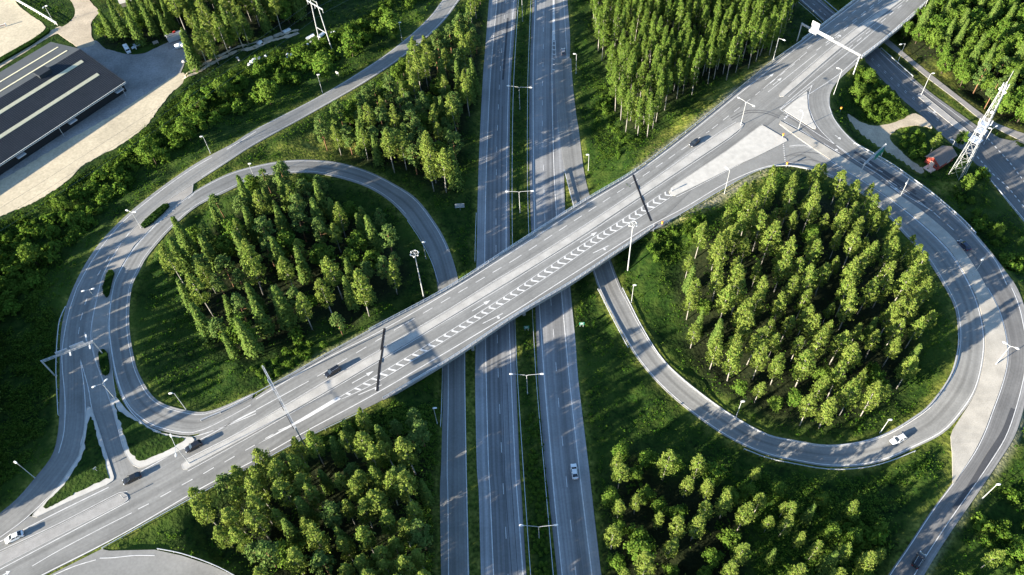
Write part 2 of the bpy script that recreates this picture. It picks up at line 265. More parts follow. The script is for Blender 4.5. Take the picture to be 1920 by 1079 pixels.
rBK = Road([(1600, 30), (1660, 82), (1690, 105), (1740, 147), (1790, 185), (1840, 225), (1880, 247), (1925, 268), (1990, 290)], [(1615, 30), (1675, 82), (1705, 107), (1765, 155), (1850, 220), (1885, 238), (1925, 252), (1990, 270)], ZT, .02)

# ------------------------------------------------------------------ terrain: one sheet, flat under the roads, sloping between them
GX = np.arange(-330, 331, 1.1); GY = np.arange(0, 470, 1.1); nx, ny = len(GX), len(GY)
fix = np.full((ny, nx), np.nan); roadmask = np.zeros((ny, nx), bool)
def cells(pts):
    i = np.round((pts[:, 0]-GX[0])/1.1).astype(int); j = np.round((pts[:, 1]-GY[0])/1.1).astype(int)
    ok = (i >= 0) & (i < nx) & (j >= 0) & (j < ny); return i[ok], j[ok], pts[ok]
def raster_road(r, skip=(), dz=-.16):
    ss = np.arange(0, r.len, .5); us = np.linspace(0, 1, max(3, int(np.mean(np.linalg.norm(r.R-r.L, axis=1))/.5)))
    for a, b in skip: ss = ss[(ss < a) | (ss > b)]
    Lx = np.stack([np.interp(ss, r.s, r.L[:, k]) for k in range(3)], 1); Rx = np.stack([np.interp(ss, r.s, r.R[:, k]) for k in range(3)], 1)
    p = (Lx[:, None]+(Rx-Lx)[:, None]*us[None, :, None]).reshape(-1, 3); i, j, p = cells(p); fix[j, i] = p[:, 2]+dz; roadmask[j, i] = True
def inpoly(px, py, poly):
    r = np.zeros(np.shape(px), bool); n = len(poly)
    for k in range(n):
        x1, y1 = poly[k][:2]; x2, y2 = poly[(k+1) % n][:2]
        if y1 != y2: r ^= ((y1 > py) != (y2 > py)) & (px < (x2-x1)*(py-y1)/(y2-y1)+x1)
    return r
XX, YY = np.meshgrid(GX, GY)
def raster_poly(px, z, dz=-.1, mask=True):
    m = inpoly(XX, YY, UA(px, z)); fix[m] = z+dz
    if mask: roadmask[m] = True
YARD = [(-60, -60), (335, -60), (348, 100), (348, 152), (326, 182), (306, 212), (282, 244), (232, 283), (166, 318), (126, 356), (74, 390), (0, 420), (-90, 458)]
ZY = 6.2                                  # level of the yard and the arena
raster_poly(YARD, ZY, -.12, False)
DRIVE = [(1590, 214), (1612, 228), (1640, 236), (1665, 233), (1690, 225), (1717, 213), (1748, 238), (1722, 235), (1692, 239), (1676, 247), (1669, 262), (1690, 284), (1712, 304), (1738, 318), (1726, 327), (1690, 304), (1650, 278), (1618, 255), (1598, 236)]
raster_poly(DRIVE, 3., -.1)
JUNC = [(1220, 434), (1187, 324), (1300, 290), (1396, 190), (1480, 148), (1540, 135), (1570, 150), (1556, 176), (1556, 199), (1564, 222), (1585, 249), (1614, 275), (1660, 304), (1700, 338), (1660, 380), (1590, 347), (1555, 332), (1520, 319), (1480, 311), (1440, 312), (1400, 328), (1350, 357), (1285, 397), (1240, 425)]
raster_poly(JUNC, ZU, -.2)
raster_poly([(207, 752), (217, 745), (300, 815), (362, 826), (262, 880), (235, 850)], ZU, -.1); raster_poly([(162, 766), (172, 766), (213, 897), (66, 972)], ZU, -.1)
raster_poly([(362, 346), (262, 418), (201, 503), (173, 616), (196, 716), (207, 750), (217, 743), (205, 652), (201, 602), (220, 510), (300, 410), (360, 362)], ZU, -.1)
SRAMP = [(60, 1095), (190, 1030), (205, 1033), (290, 1031), (340, 1042), (395, 1060), (437, 1079), (480, 1115), (480, 1160), (-60, 1160)]
raster_poly(SRAMP, ZU, -.2)
sJ = (rA.find(711, 675), rA.find(1203, 372)); sK = (rA.find(1560, 85), rA.find(1668, 5))
raster_road(rTR); raster_road(rBK); raster_road(rA, [(sJ[0]+1, sJ[1]-1), (sK[0], sK[1])]); raster_road(rOL); raster_road(rB1); raster_road(rB2); raster_road(rSL)
rMED = Road([(1461, 233, 7.2), (1512, 270), (1580, 315), (1647, 357), (1702, 397), (1752, 440), (1790, 482), (1822, 538, 7.2), (1837, 577, 7.1), (1847, 627, 6.9), (1845, 677, 6.5), (1830, 735, 6), (1802, 782, 5.5), (1783, 815, 5.4), (1785, 850, 5.5), (1786, 908, 5.5)], [(1463, 227, 7.2), (1540, 270), (1615, 317), (1685, 365), (1740, 405), (1790, 450), (1827, 500), (1850, 540, 7.2), (1872, 582, 7.1), (1887, 640, 6.9), (1887, 685, 6.6), (1875, 730, 6.3), (1860, 770, 6.1), (1845, 810, 5.9), (1825, 850, 5.7), (1791, 904, 5.5)])
raster_road(rMED, dz=-.1); raster_road(rOR); raster_road(rRL); raster_road(rLL); raster_road(rLC); raster_road(rRC)
for x, y, z in [(560, 450, 3.2), (420, 540, 3.8), (640, 570, 3.5), (1500, 560, 3.), (1400, 480, 3.5), (1620, 700, 3), (760, 200, 2.2), (700, 240, 2.6), (1280, 60, 3.5), (1180, 100, 2), (600, 950, 2), (450, 990, 4), (1300, 1000, 1.2), (1560, 1010, 2.5), (1830, 80, 3), (1750, 60, 3), (300, 262, 5.6), (80, 480, 5), (180, 365, 5.8), (420, 190, 4.5), (40, 720, 5.5), (-60, 700, 5.5), (1890, 980, 4.8), (1960, 800, 5), (1793, 325, 3.3), (1775, 300, 3.3), (1840, 430, 3.5), (1890, 470, 4), (480, 60, 5.4), (600, 40, 4), (500, 110, 5), (1640, 180, 3), (1700, 265, 2.6)]:
    q = U(x, y, z); m = ((XX-q[0])**2+(YY-q[1])**2 < 80) & np.isnan(fix); fix[m] = z
def solve(f):
    h, w_ = f.shape
    if min(h, w_) > 24:                   # coarse first
        hh, ww = (h+1)//2, (w_+1)//2; g = np.full((hh*2, ww*2), np.nan); g[:h, :w_] = f
        g = g.reshape(hh, 2, ww, 2); cnt = np.sum(~np.isnan(g), axis=(1, 3)); c = np.where(cnt > 0, np.nansum(g, axis=(1, 3))/np.maximum(cnt, 1), np.nan)
        z = np.kron(solve(c), np.ones((2, 2)))[:h, :w_]
    else: z = np.full(f.shape, np.nanmean(f))
    known = ~np.isnan(f); z[known] = f[known]
    for _ in range(60):
        p = np.pad(z, 1, mode='edge'); z = (p[:-2, 1:-1]+p[2:, 1:-1]+p[1:-1, :-2]+p[1:-1, 2:])/4; z[known] = f[known]
    return z
ZG = solve(fix); free = np.isnan(fix)
def blur(a, k):
    for _ in range(k):
        p = np.pad(a, 1, mode='edge'); a = (p[:-2, 1:-1]+p[2:, 1:-1]+p[1:-1, :-2]+p[1:-1, 2:]+4*a)/8
    return a
far = blur((~roadmask).astype(float), 16)             # 0 on roads .. 1 in the open
fb = sum(a*blur(rng.standard_normal((ny, nx)), k)*g for a, k, g in ((.5, 60, 18), (.16, 6, 4)))
ZG = ZG + np.where(free, np.clip(far*2-1, 0, 1)*fb, 0)
def zt(x, y):
    i = np.clip((np.asarray(x)-GX[0])/1.1, 0, nx-1.001); j = np.clip((np.asarray(y)-GY[0])/1.1, 0, ny-1.001); a = i.astype(int); b = j.astype(int); fx, fy = i-a, j-b
    return ZG[b, a]*(1-fx)*(1-fy)+ZG[b, a+1]*fx*(1-fy)+ZG[b+1, a]*(1-fx)*fy+ZG[b+1, a+1]*fx*fy
def G(px, py, h=0.):                       # pixel -> point on the ground (seen at height h above it)
    z = 3.
    for _ in range(8): q = U(px, py, z+h); z = .5*z+.5*float(zt(q[0], q[1]))
    q = U(px, py, z+h); q[2] = float(zt(q[0], q[1])); return q
# woodland floor mask; shade under the trees is put into its colour
WOODS = []

# ------------------------------------------------------------------ ground sheet
def grassmat():
    m = bpy.data.materials.new('meadow and shaded woodland floor'); m.use_nodes = True; t = m.node_tree; b = t.nodes['Principled BSDF']; L = t.links.new
    b.inputs['Roughness'].default_value = .95; b.inputs['Specular IOR Level'].default_value = .1; tc = t.nodes.new('ShaderNodeTexCoord')
    def noise(sc, det=4, a=.35, z=.65):
        n = t.nodes.new('ShaderNodeTexNoise'); n.inputs['Scale'].default_value = sc; n.inputs['Detail'].default_value = det; L(tc.outputs['Object'], n.inputs['Vector'])
        r = t.nodes.new('ShaderNodeMapRange'); r.inputs['From Min'].default_value = a; r.inputs['From Max'].default_value = z; L(n.outputs[0], r.inputs[0]); return r.outputs[0], n
    def mix(f, a, c):
        x = t.nodes.new('ShaderNodeMix'); x.data_type = 'RGBA'
        if isinstance(f, float): x.inputs[0].default_value = f
        else: L(f, x.inputs[0])
        for k, v in ((6, a), (7, c)):
            if isinstance(v, tuple): x.inputs[k].default_value = (*v, 1)
            else: L(v, x.inputs[k])
        return x.outputs[2]
    n1, _ = noise(.09); n2, nn = noise(1.1, 6); n3, _ = noise(.35, 5, .45, .7)
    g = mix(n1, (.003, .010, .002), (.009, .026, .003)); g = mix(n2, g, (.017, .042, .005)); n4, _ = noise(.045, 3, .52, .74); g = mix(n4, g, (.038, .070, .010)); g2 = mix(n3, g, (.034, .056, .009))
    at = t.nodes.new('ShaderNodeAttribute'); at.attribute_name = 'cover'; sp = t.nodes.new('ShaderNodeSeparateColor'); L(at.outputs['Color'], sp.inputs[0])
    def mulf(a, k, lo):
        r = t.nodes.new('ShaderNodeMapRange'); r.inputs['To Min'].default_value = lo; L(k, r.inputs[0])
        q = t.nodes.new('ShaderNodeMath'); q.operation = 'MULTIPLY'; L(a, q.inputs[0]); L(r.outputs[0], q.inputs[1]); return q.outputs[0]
    g = mix(sp.outputs[1], g2, mix(n2, (.006, .009, .004), (.016, .018, .007)))  # woodland floor, coloured near black for the shade under the crowns
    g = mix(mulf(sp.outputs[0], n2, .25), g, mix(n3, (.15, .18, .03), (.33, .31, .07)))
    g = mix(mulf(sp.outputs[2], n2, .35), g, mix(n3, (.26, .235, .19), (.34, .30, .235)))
    L(g, b.inputs['Base Color']); bp = t.nodes.new('ShaderNodeBump'); bp.inputs['Strength'].default_value = .8; bp.inputs['Distance'].default_value = .5
    L(nn.outputs[0], bp.inputs['Height']); L(bp.outputs[0], b.inputs['Normal']); return m
# tree zones: species mix, crown outlines in photo pixels, spacing (m)
ZN = {
 'loopR': [(1285, 560), (1270, 520), (1290, 445), (1340, 400), (1395, 362), (1440, 335), (1500, 322), (1570, 330), (1625, 345), (1655, 395), (1700, 430), (1735, 490), (1745, 560), (1738, 640), (1705, 700), (1650, 745), (1560, 775), (1490, 775), (1420, 745), (1345, 700), (1300, 650)],
 'topmid': [(1108, -70), (1520, -70), (1490, 0), (1465, 55), (1430, 90), (1380, 105), (1330, 118), (1290, 140), (1255, 165), (1215, 215), (1180, 205), (1158, 165), (1140, 95), (1118, 45)],
 'loopL': [(330, 440), (365, 405), (420, 365), (470, 335), (530, 320), (590, 330), (640, 370), (690, 400), (735, 425), (765, 475), (745, 515), (690, 540), (640, 590), (590, 560), (560, 610), (500, 610), (440, 650), (380, 610), (345, 560), (320, 500)],
 'upmid': [(585, 245), (650, 200), (700, 160), (770, 110), (820, 75), (870, 20), (905, -20), (905, 60), (888, 150), (862, 240), (850, 320), (820, 340), (790, 300), (740, 280), (660, 275)],
 'belt': [(-60, 455), (70, 395), (150, 340), (235, 275), (306, 215), (345, 178), (440, 130), (520, 95), (600, 75), (680, 30), (740, -20), (790, -40), (765, 20), (700, 70), (640, 110), (560, 145), (480, 185), (400, 225), (330, 275), (250, 325), (190, 390), (130, 450), (70, 530), (0, 590), (-60, 620)],
 'topleft': [(172, 50), (190, 30), (230, 10), (290, -60), (600, -60), (575, 5), (510, 22), (462, 36), (430, 66), (392, 82), (366, 112), (345, 80), (330, 48), (280, 44), (215, 54), (185, 55)],
 'botleft': [(350, 950), (420, 905), (500, 860), (570, 825), (640, 800), (720, 775), (780, 770), (800, 820), (805, 1000), (800, 1300), (330, 1320), (430, 1140), (480, 1090), (470, 1050), (400, 1000)],
 'botright': [(1150, 860), (1190, 810), (1240, 860), (1340, 880), (1405, 920), (1410, 1000), (1420, 1320), (1130, 1320), (1140, 980)],
 'rbot': [(1790, 1110), (1830, 1010), (1870, 950), (1925, 880), (2000, 850), (2000, 1130)],
 'topright': [(1690, 60), (1720, 25), (1760, -60), (2000, -60), (2000, 240), (1900, 225), (1850, 180), (1790, 140), (1740, 115), (1700, 85)],
 'slip': [(1600, 130), (1625, 120), (1650, 150), (1690, 190), (1710, 213), (1670, 228), (1630, 228), (1605, 190)],
 'leftdark': [(-330, 540), (-55, 545), (-55, 960), (-330, 1050)],
}
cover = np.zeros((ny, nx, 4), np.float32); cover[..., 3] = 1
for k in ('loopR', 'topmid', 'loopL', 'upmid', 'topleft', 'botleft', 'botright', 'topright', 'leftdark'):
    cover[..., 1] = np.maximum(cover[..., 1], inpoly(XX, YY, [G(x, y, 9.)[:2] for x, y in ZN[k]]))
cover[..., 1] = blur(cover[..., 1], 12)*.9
nr = blur(roadmask.astype(float), 6); cover[..., 0] = np.clip(nr*1.5, 0, 1)*.62
for poly, v in [([(1215, 435), (1300, 385), (1400, 325), (1440, 318), (1420, 345), (1380, 370), (1300, 410), (1250, 432)], .95), ([(1180, 322), (1260, 262), (1390, 160), (1460, 100), (1480, 88), (1460, 82), (1400, 125), (1300, 200), (1230, 260)], .75), ([(590, 250), (670, 262), (690, 290), (640, 300), (500, 285), (450, 300), (560, 262)], .75), ([(1735, 110), (1770, 125), (1800, 170), (1840, 200), (1880, 225), (1850, 215), (1790, 170)], .8), ([(1745, 345), (1790, 335), (1800, 350), (1760, 365)], .8)]:
    m = inpoly(XX, YY, [G(x, y)[:2] for x, y in poly]); cover[..., 0] = np.maximum(cover[..., 0], blur((m*v).astype(float), 4))
for poly in ([(1235, 425), (1285, 400), (1345, 365), (1400, 333), (1440, 318), (1440, 322), (1400, 345), (1340, 385), (1270, 415), (1240, 432)], [(1190, 318), (1230, 285), (1280, 248), (1380, 165), (1440, 116), (1455, 106), (1452, 114), (1396, 158), (1270, 261), (1200, 318)], [(1905, 795), (1930, 720), (1940, 720), (1915, 812), (1880, 868), (1830, 938), (1776, 1012), (1735, 1079), (1728, 1079), (1770, 1008), (1830, 928), (1875, 860)], [(640, 695), (700, 640), (722, 603), (705, 613), (600, 668), (500, 728), (500, 735)]):
    m = inpoly(XX, YY, [G(x, y)[:2] for x, y in poly]); cover[..., 2] = np.maximum(cover[..., 2], blur(m.astype(float), 2))
ex = np.r_[-6000, -2500, -1000, -500, GX, 500, 1000, 2500, 6000]; ey = np.r_[-4000, -1500, -500, -150, GY, 620, 1000, 2500, 7000]
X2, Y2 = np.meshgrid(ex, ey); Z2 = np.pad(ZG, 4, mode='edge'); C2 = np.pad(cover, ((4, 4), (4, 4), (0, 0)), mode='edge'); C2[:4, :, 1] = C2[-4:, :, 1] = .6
n2x, n2y = len(ex), len(ey); idx = np.arange(n2x*n2y).reshape(n2y, n2x)
me = bpy.data.meshes.new('ground'); me.vertices.add(n2x*n2y); me.vertices.foreach_set('co', np.stack([X2, Y2, Z2], -1).astype(np.float32).ravel())
q = np.stack([idx[:-1, :-1], idx[:-1, 1:], idx[1:, 1:], idx[1:, :-1]], -1).reshape(-1, 4); nq = len(q)
me.loops.add(nq*4); me.loops.foreach_set('vertex_index', q.ravel().astype(np.int32)); me.polygons.add(nq)
me.polygons.foreach_set('loop_start', np.arange(0, nq*4, 4, dtype=np.int32)); me.polygons.foreach_set('loop_total', np.full(nq, 4, np.int32)); me.polygons.foreach_set('use_smooth', np.ones(nq, bool))
ca = me.color_attributes.new('cover', 'FLOAT_COLOR', 'POINT'); ca.data.foreach_set('color', C2.astype(np.float32).ravel()); me.update(); me.validate()
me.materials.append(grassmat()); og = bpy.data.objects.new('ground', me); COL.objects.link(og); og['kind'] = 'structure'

# ------------------------------------------------------------------ road surfaces
rA.build('main_road', M['road'], [(0, 1.12), (.05, 1.08), (.12, .95), (.2, 1.03), (.28, .93), (.36, 1.04), (.5, 1.05), (.58, .92), (.66, 1.02), (.78, .92), (.86, .98), (.93, .85), (1, .8)])
mt = lambda a, b, c, d: [(0, 1.35), (a-.01, 1.32), (a+.01, .95), (a+(b-a)*.18, .72), (a+(b-a)*.28, .98), (a+(b-a)*.38, .70), (a+(b-a)*.48, 1.0), (a+(b-a)*.62, .74), (a+(b-a)*.74, 1.0), (a+(b-a)*.86, .9), (b, 1.05), (c, 1.15), (1, d)]
rLC.build('motorway_west_carriageway', M['mw'], mt(.24, .82, .93, .8)); rRC.build('motorway_east_carriageway', M['mw'], [(0, .7), (.1, 1.15), (.25, 1.18), (.42, 1.12), (.52, .78), (.6, 1.0), (.68, .74), (.75, 1.05), (.78, 1.25), (1, 1.2)])
tl = [(0, 1.2), (.12, 1.1), (.25, .95), (.42, 1.0), (.52, .72), (.62, .98), (.8, 1.0), (1, 1.15)]
for r_ in (rRL,): r_.L[:, 2] += .006; r_.R[:, 2] += .006
rRL.build('right_loop_ramp', M['road'], tl); rLL.L[:, 2] += .009; rLL.R[:, 2] += .009; rLL.build('left_loop_ramp', M['road'], tl)
rOL.build('outer_ramp_west', M['road'], [(0, 1.15), (.2, 1.05), (.4, .9), (.5, 1.0), (.6, .9), (1, 1.1)]); rB1.build('junction_branch_west', M['road']); rB2.build('junction_branch_east', M['road'])
rOR.build('outer_ramp_east', M['darkroad'], [(0, 1.25), (.15, 1.1), (.35, .95), (.5, 1.08), (.66, .95), (.78, 1.1), (.82, 1.5), (1, 1.6)]); rSL.build('slip_road', M['road'], [(0, 1), (.3, .9), (.6, .95), (.85, 1.1), (1, 1.3)])
rTR.build('lower_road', M['darkroad'], [(0, 1.2), (.1, 1.1), (.3, .95), (.5, 1.1), (.75, .95), (1, 1.2)]); rBK.build('cycle_path', M['bike'])
def smooth_px(pts, n=6):
    return [tuple(p) for p in catmull(np.array(pts, float), 6., True)]
def sheet(name, px, z, m, jit=0., th=.25, curve=True, parent=None):
    p = smooth_px(px) if curve else px
    w_ = UA(p, z)
    if jit: w_[:, :2] += np.array([[random.gauss(0, jit), random.gauss(0, jit)] for _ in w_])
    o = MB().slab(w_[:, :2], z-th, z).build(name, m, parent); 
    if parent is None: o['kind'] = 'structure'
    return o
def tone1(o):
    ca = o.data.color_attributes.new('tone', 'FLOAT_COLOR', 'POINT'); ca.data.foreach_set('color', np.ones(len(o.data.vertices)*4)); return o
sheet('junction_surface', JUNC, ZU-.03, M['plain'], curve=False); sheet('south_ramp_surface', SRAMP, ZU-.024, M['plain'], curve=False)
sheet('left_junction_surface', [(0, 1010), (-60, 1050), (0, 975), (60, 968), (150, 860), (163, 768), (172, 768), (190, 812), (212, 890), (207, 752), (225, 812), (237, 850), (262, 878), (356, 836), (380, 806), (470, 745), (490, 760), (300, 870), (204, 920), (100, 970)], ZU-.05, M['plain'], curve=False)
sheet('lower_junction_surface', [(1800, 215), (1830, 235), (1851, 244), (1874, 259), (1896, 264), (1925, 263), (1995, 255), (1995, 500), (1960, 465), (1900, 390), (1850, 320)], ZT-.02, M['plaindark'], curve=False)
sheet('gravel_drive', DRIVE, 3., M['dirt'], .1, .4)
# surfaces in the top-left yard
sheet('riding_arena_sand', [(-60, -60), (15, -60), (30, 4), (80, 44), (84, 54), (72, 66), (45, 84), (0, 110), (-60, 150)], ZY, M['sand'], .08)
sheet('farm_track', [(-60, 170), (0, 128), (60, 90), (92, 70), (112, 63), (132, 78), (150, 90), (178, 82), (168, 62), (170, 45), (180, 30), (186, 22), (175, 10), (150, -20), (120, -30), (135, 5), (141, 20), (136, 36), (118, 50), (105, 52), (60, 80), (0, 117), (-60, 150)], ZY-.01, M['dirt'], .12)
sheet('farm_track_loop', [(108, 62), (130, 66), (150, 52), (152, 42), (168, 40), (172, 70), (176, 80), (150, 88), (130, 78)], ZY+.004, M['dirt'], .12)
sheet('shaded_gravel_yard', [(145, 90), (178, 76), (200, 92), (260, 102), (330, 75), (350, 95), (345, 118), (338, 145), (330, 150), (200, 232), (100, 300), (0, 372), (-60, 405), (-60, 300), (60, 220), (120, 140)], ZY-.015, M['gravel'], .15)  # greyer colour laid over the side in the hall's shade
sheet('sunlit_sand_strip', [(336, 138), (342, 156), (322, 174), (300, 200), (275, 234), (226, 272), (162, 306), (121, 343), (68, 377), (0, 406), (-60, 436), (-60, 370), (0, 340), (130, 262), (230, 205)], ZY+.01, M['sand'], .18)  # pale colour on the sunlit side only, cut along the hall's shadow edge
def track(name, px, w_, m, wob=0.):
    c = catmull(np.array([G(*p) for p in px]), 1.0); mb = MB(); n = len(c); vs = []
    for i, p in enumerate(c):
        t = c[min(i+1, n-1)]-c[max(i-1, 0)]; t /= np.linalg.norm(t); s_ = np.array([-t[1], t[0], 0]); a = w_/2+random.uniform(-wob, wob)
        for k in (-1, 1):
            q = p+s_*a*k; vs.append((q[0], q[1], float(zt(q[0], q[1]))+.09))
    mb.add(vs, [(2*i, 2*i+1, 2*i+3, 2*i+2)[::-1] for i in range(n-1)]); return mb.build(name, m, kind='structure')
track('forest_track', [(338, 150), (365, 138), (400, 118), (440, 98), (480, 88), (520, 74), (560, 62)], 1.5, M['dirt'], .3); track('forest_track', [(345, 143), (368, 130), (402, 109), (440, 91), (480, 80), (520, 68), (560, 56)], 1.2, M['dirt'], .3)

# ------------------------------------------------------------------ islands, medians, planting beds
KB = MB()
def island(name, px, m, bed=None, curve=False, h=.13, z=ZU):
    c = UA(list(px)+[px[0]], z); k_ = len(px); ar = sum(c[i][0]*c[i+1][1]-c[i+1][0]*c[i][1] for i in range(k_)); sg = 1 if ar > 0 else -1
    for i in range(k_):
        t_ = c[i+1]-c[i]; t_ /= np.linalg.norm(t_)+1e-9; n_ = np.array([t_[1], -t_[0], 0])*sg; KB.beam(c[i]+n_*.06+[0, 0, .0], c[i+1]+n_*.06+[0, 0, .0], .17, h*2+.03)
    p = smooth_px(px) if curve else px
    return sheet(name, p, z+h, m, th=h+.2, curve=False)
PT = MB()                                  # every painted line and arrow of the upper level
island('grey_median_island', [(362, 346), (312, 378), (262, 418), (231, 453), (201, 503), (188, 541), (180, 575), (173, 616), (174, 640), (177, 661), (185, 688), (196, 716), (207, 750), (217, 743), (213, 720), (205, 652), (201, 602), (209, 540), (220, 510), (250, 462), (300, 410), (360, 362)], M['greyisland'])
island('kerbed_grass_island', [(207, 752), (217, 745), (237, 770), (270, 799), (300, 813), (335, 819), (360, 821), (364, 826), (356, 836), (310, 858), (275, 874), (262, 877), (250, 872), (242, 861), (235, 850), (225, 812)], M['conc'])
island('kerbed_grass_island', [(162, 767), (166, 763), (171, 766), (187, 812), (213, 895), (212, 901), (200, 909), (130, 940), (70, 969), (62, 968), (64, 963), (110, 912), (148, 856), (156, 822)], M['conc'])
island('white_paved_island', [(1255, 359), (1262, 350), (1300, 325), (1362, 284), (1425, 237), (1430, 236), (1474, 262), (1475, 265), (1462, 272), (1420, 293), (1380, 311), (1358, 322), (1310, 346), (1266, 367), (1258, 366)], M['conc'])
island('white_paved_island', [(1470, 207), (1490, 190), (1510, 174), (1513, 173), (1513, 185), (1514, 202), (1520, 222), (1530, 240), (1529, 242), (1524, 241), (1500, 226)], M['conc'])
BED = {'grass_bed': [[(214, 757), (224, 772), (244, 784), (262, 794), (294, 811), (320, 818), (344, 821), (343, 827), (320, 841), (284, 858), (267, 864), (257, 862), (248, 853), (242, 844), (234, 818), (226, 795), (219, 775)], [(166, 786), (172, 782), (178, 800), (183, 825), (203, 891), (198, 898), (140, 926), (86, 954), (81, 953), (86, 943), (120, 908), (154, 855), (160, 820)]]}
for b_ in BED['grass_bed']:
    o_ = sheet('grass_bed', b_, ZU+.2, og.data.materials[0], .12, .3)
    ca = o_.data.color_attributes.new('cover', 'FLOAT_COLOR', 'POINT'); ca.data.foreach_set('color', np.tile([0., 0, 0, 1], len(o_.data.vertices)))
MED = [[(350, 863), (457, 809), (480, 794), (600, 724), (716, 657), (830, 590), (915, 537), (1010, 480), (1100, 423), (1199, 357), (1336, 260), (1378, 233), (1388, 230), (1394, 234), (1390, 240), (1366, 259), (1203, 367), (1100, 436), (1020, 487), (947, 532), (840, 597), (713, 674), (610, 735), (480, 809), (352, 879), (344, 880), (341, 872)],
       [(-60, 1068), (0, 1038), (110, 987), (222, 929), (231, 926), (238, 930), (240, 937), (232, 943), (110, 1005), (0, 1062), (-60, 1092)],
       [(1463, 176), (1482, 158), (1558, 93), (1620, 44), (1662, 13), (1700, -18), (1740, -50), (1760, -50), (1700, -6), (1660, 24), (1620, 56), (1566, 98), (1497, 158), (1469, 181), (1462, 181)]]
for p in MED: island('concrete_median', p, M['conc2'] if p is MED[1] else M['conc3'])
island('concrete_median', [(1720, 180), (1724, 176), (1730, 178), (1770, 210), (1803, 237), (1830, 258), (1826, 262), (1792, 240), (1750, 206)], M['conc2'], z=ZT)
KB.build('kerb_stones', M['kerb'], kind='structure'); rMED.L[:, 2] += .13; rMED.R[:, 2] += .13; o_ = rMED.build('concrete_median', M['gore'])


# ------------------------------------------------------------------ painted markings
DZ = .028
def line(px, w_=.2, z=ZU, mb=None, dz=DZ, m=0, curve=True):
    mb = mb or PT; c = edge(px) if len(px[0]) > 2 else UA(px, z)
    if curve and len(c) > 2: c = catmull(c, 2.5)
    n = len(c); vs = []
    for i, p in enumerate(c):
        t = c[min(i+1, n-1)]-c[max(i-1, 0)]; t[2] = 0; t /= np.linalg.norm(t)+1e-9; s_ = np.array([t[1], -t[0], 0])*w_/2
        vs += [p-s_+[0, 0, dz], p+s_+[0, 0, dz]]
    mb.add(vs, [(2*i, 2*i+1, 2*i+3, 2*i+2) for i in range(n-1)], m)
def rline(r, u, w_=.2, a=0, b=None, dash=None, phase=0., mb=None, dz=DZ+.012):
    """line on a road at the crosswise fraction u (number or [(distance, u)]); dash=(length, period)"""
    mb = mb or PT; b = r.len if b is None else b; uf = (lambda d: u) if np.isscalar(u) else (lambda d: float(np.interp(d, [k[0] for k in u], [k[1] for k in u])))
    if dash:
        d = a+phase
        while d < b: rline(r, u, w_, d, min(d+dash[0], b), None, 0, mb, dz); d += dash[1]
        return
    ds = np.linspace(a, b, max(2, int((b-a)/2.5)+1)); vs = []
    for d in ds:
        wd = np.linalg.norm(r.at(d, 1)-r.at(d, 0)); h = w_/2/wd; vs += [r.at(d, uf(d)-h, dz), r.at(d, uf(d)+h, dz)]
    mb.add(vs, [(2*i, 2*i+1, 2*i+3, 2*i+2)[::-1] for i in range(len(ds)-1)])
def arrow(a, b, z=ZU, turn=0, mb=None, wd=.22):
    """painted lane arrow from tail pixel a to tip pixel b; turn: side hook"""
    mb = mb or PT; A, B = U(*a, z), U(*b, z); t = (B-A)/np.linalg.norm(B-A); s_ = np.array([t[1], -t[0], 0]); L_ = np.linalg.norm(B-A); up = np.array([0, 0, DZ+.004])
    if not turn:
        H = B-t*min(2.2, L_*.4); mb.add([A-s_*wd/2+up, A+s_*wd/2+up, H+s_*wd/2+up, H-s_*wd/2+up], [(0, 1, 2, 3)]); mb.add([H-s_*.62+up, H+s_*.62+up, B+up], [(0, 1, 2)])
    else:
        mb.add([A-s_*wd/2+up, A+s_*wd/2+up, B+s_*wd/2+up, B-s_*wd/2+up], [(0, 1, 2, 3)]); k = s_*turn; H = B-t*2.2
        mb.add([H+k*.1+up, H+k*.1+t*.5+up, H+k*.6+t*.6+up, H+k*.6+t*.1+up], [(0, 1, 2, 3)]); mb.add([H+k*.55-t*.25+up, H+k*.55+t*.95+up, H+k*1.15+t*.3+up], [(0, 1, 2)])
# main road: edge lines
line([(-60, 1044), (0, 1016), (100, 965), (204, 914)], .22); line([(265, 884), (330, 848), (400, 812), (455, 782), (480, 770)], .22)
line([(480, 749), (520, 725), (605, 676), (721, 617), (842, 547), (960, 473), (1085, 392), (1187, 329), (1275, 265), (1380, 181), (1440, 133), (1480, 101), (1540, 55), (1610, 1), (1660, -40)], .22)
line([(78, 1079), (225, 1004), (375, 917), (480, 862), (572, 810), (705, 738), (855, 650), (960, 587), (1032, 541), (1120, 485), (1185, 444), (1220, 423), (1285, 389), (1350, 350), (1400, 326), (1440, 312), (1475, 307)], .24)
line([(350, 861), (457, 806), (600, 721), (716, 654), (830, 587), (915, 534), (1010, 477), (1100, 420), (1199, 354), (1336, 257), (1380, 229)], .14); line([(352, 884), (480, 813), (610, 738), (713, 677), (840, 600), (947, 536), (1020, 490), (1100, 440), (1203, 371), (1366, 262), (1393, 238)], .14)
line([(-60, 1098), (0, 1068), (110, 1010), (242, 940)], .18); line([(-60, 1062), (0, 1033), (110, 982), (224, 924), (239, 922)], .14)
for d in ((301, 932, 321, 921), (259, 955, 279, 945), (341, 910, 361, 899), (381, 889, 401, 877), (421, 867, 440, 856), (460, 845, 478, 835), (497, 823, 513, 814)): line([d[:2], d[2:]], .2)
line([(60, 1062), (110, 1033), (180, 996), (247, 962)], .16)                     # long lane line
line([(480, 769), (579, 715)], .2)                                              # solid lane line
dd = lambda a, b: np.linalg.norm(U(*a, ZU)-U(*b, ZU))
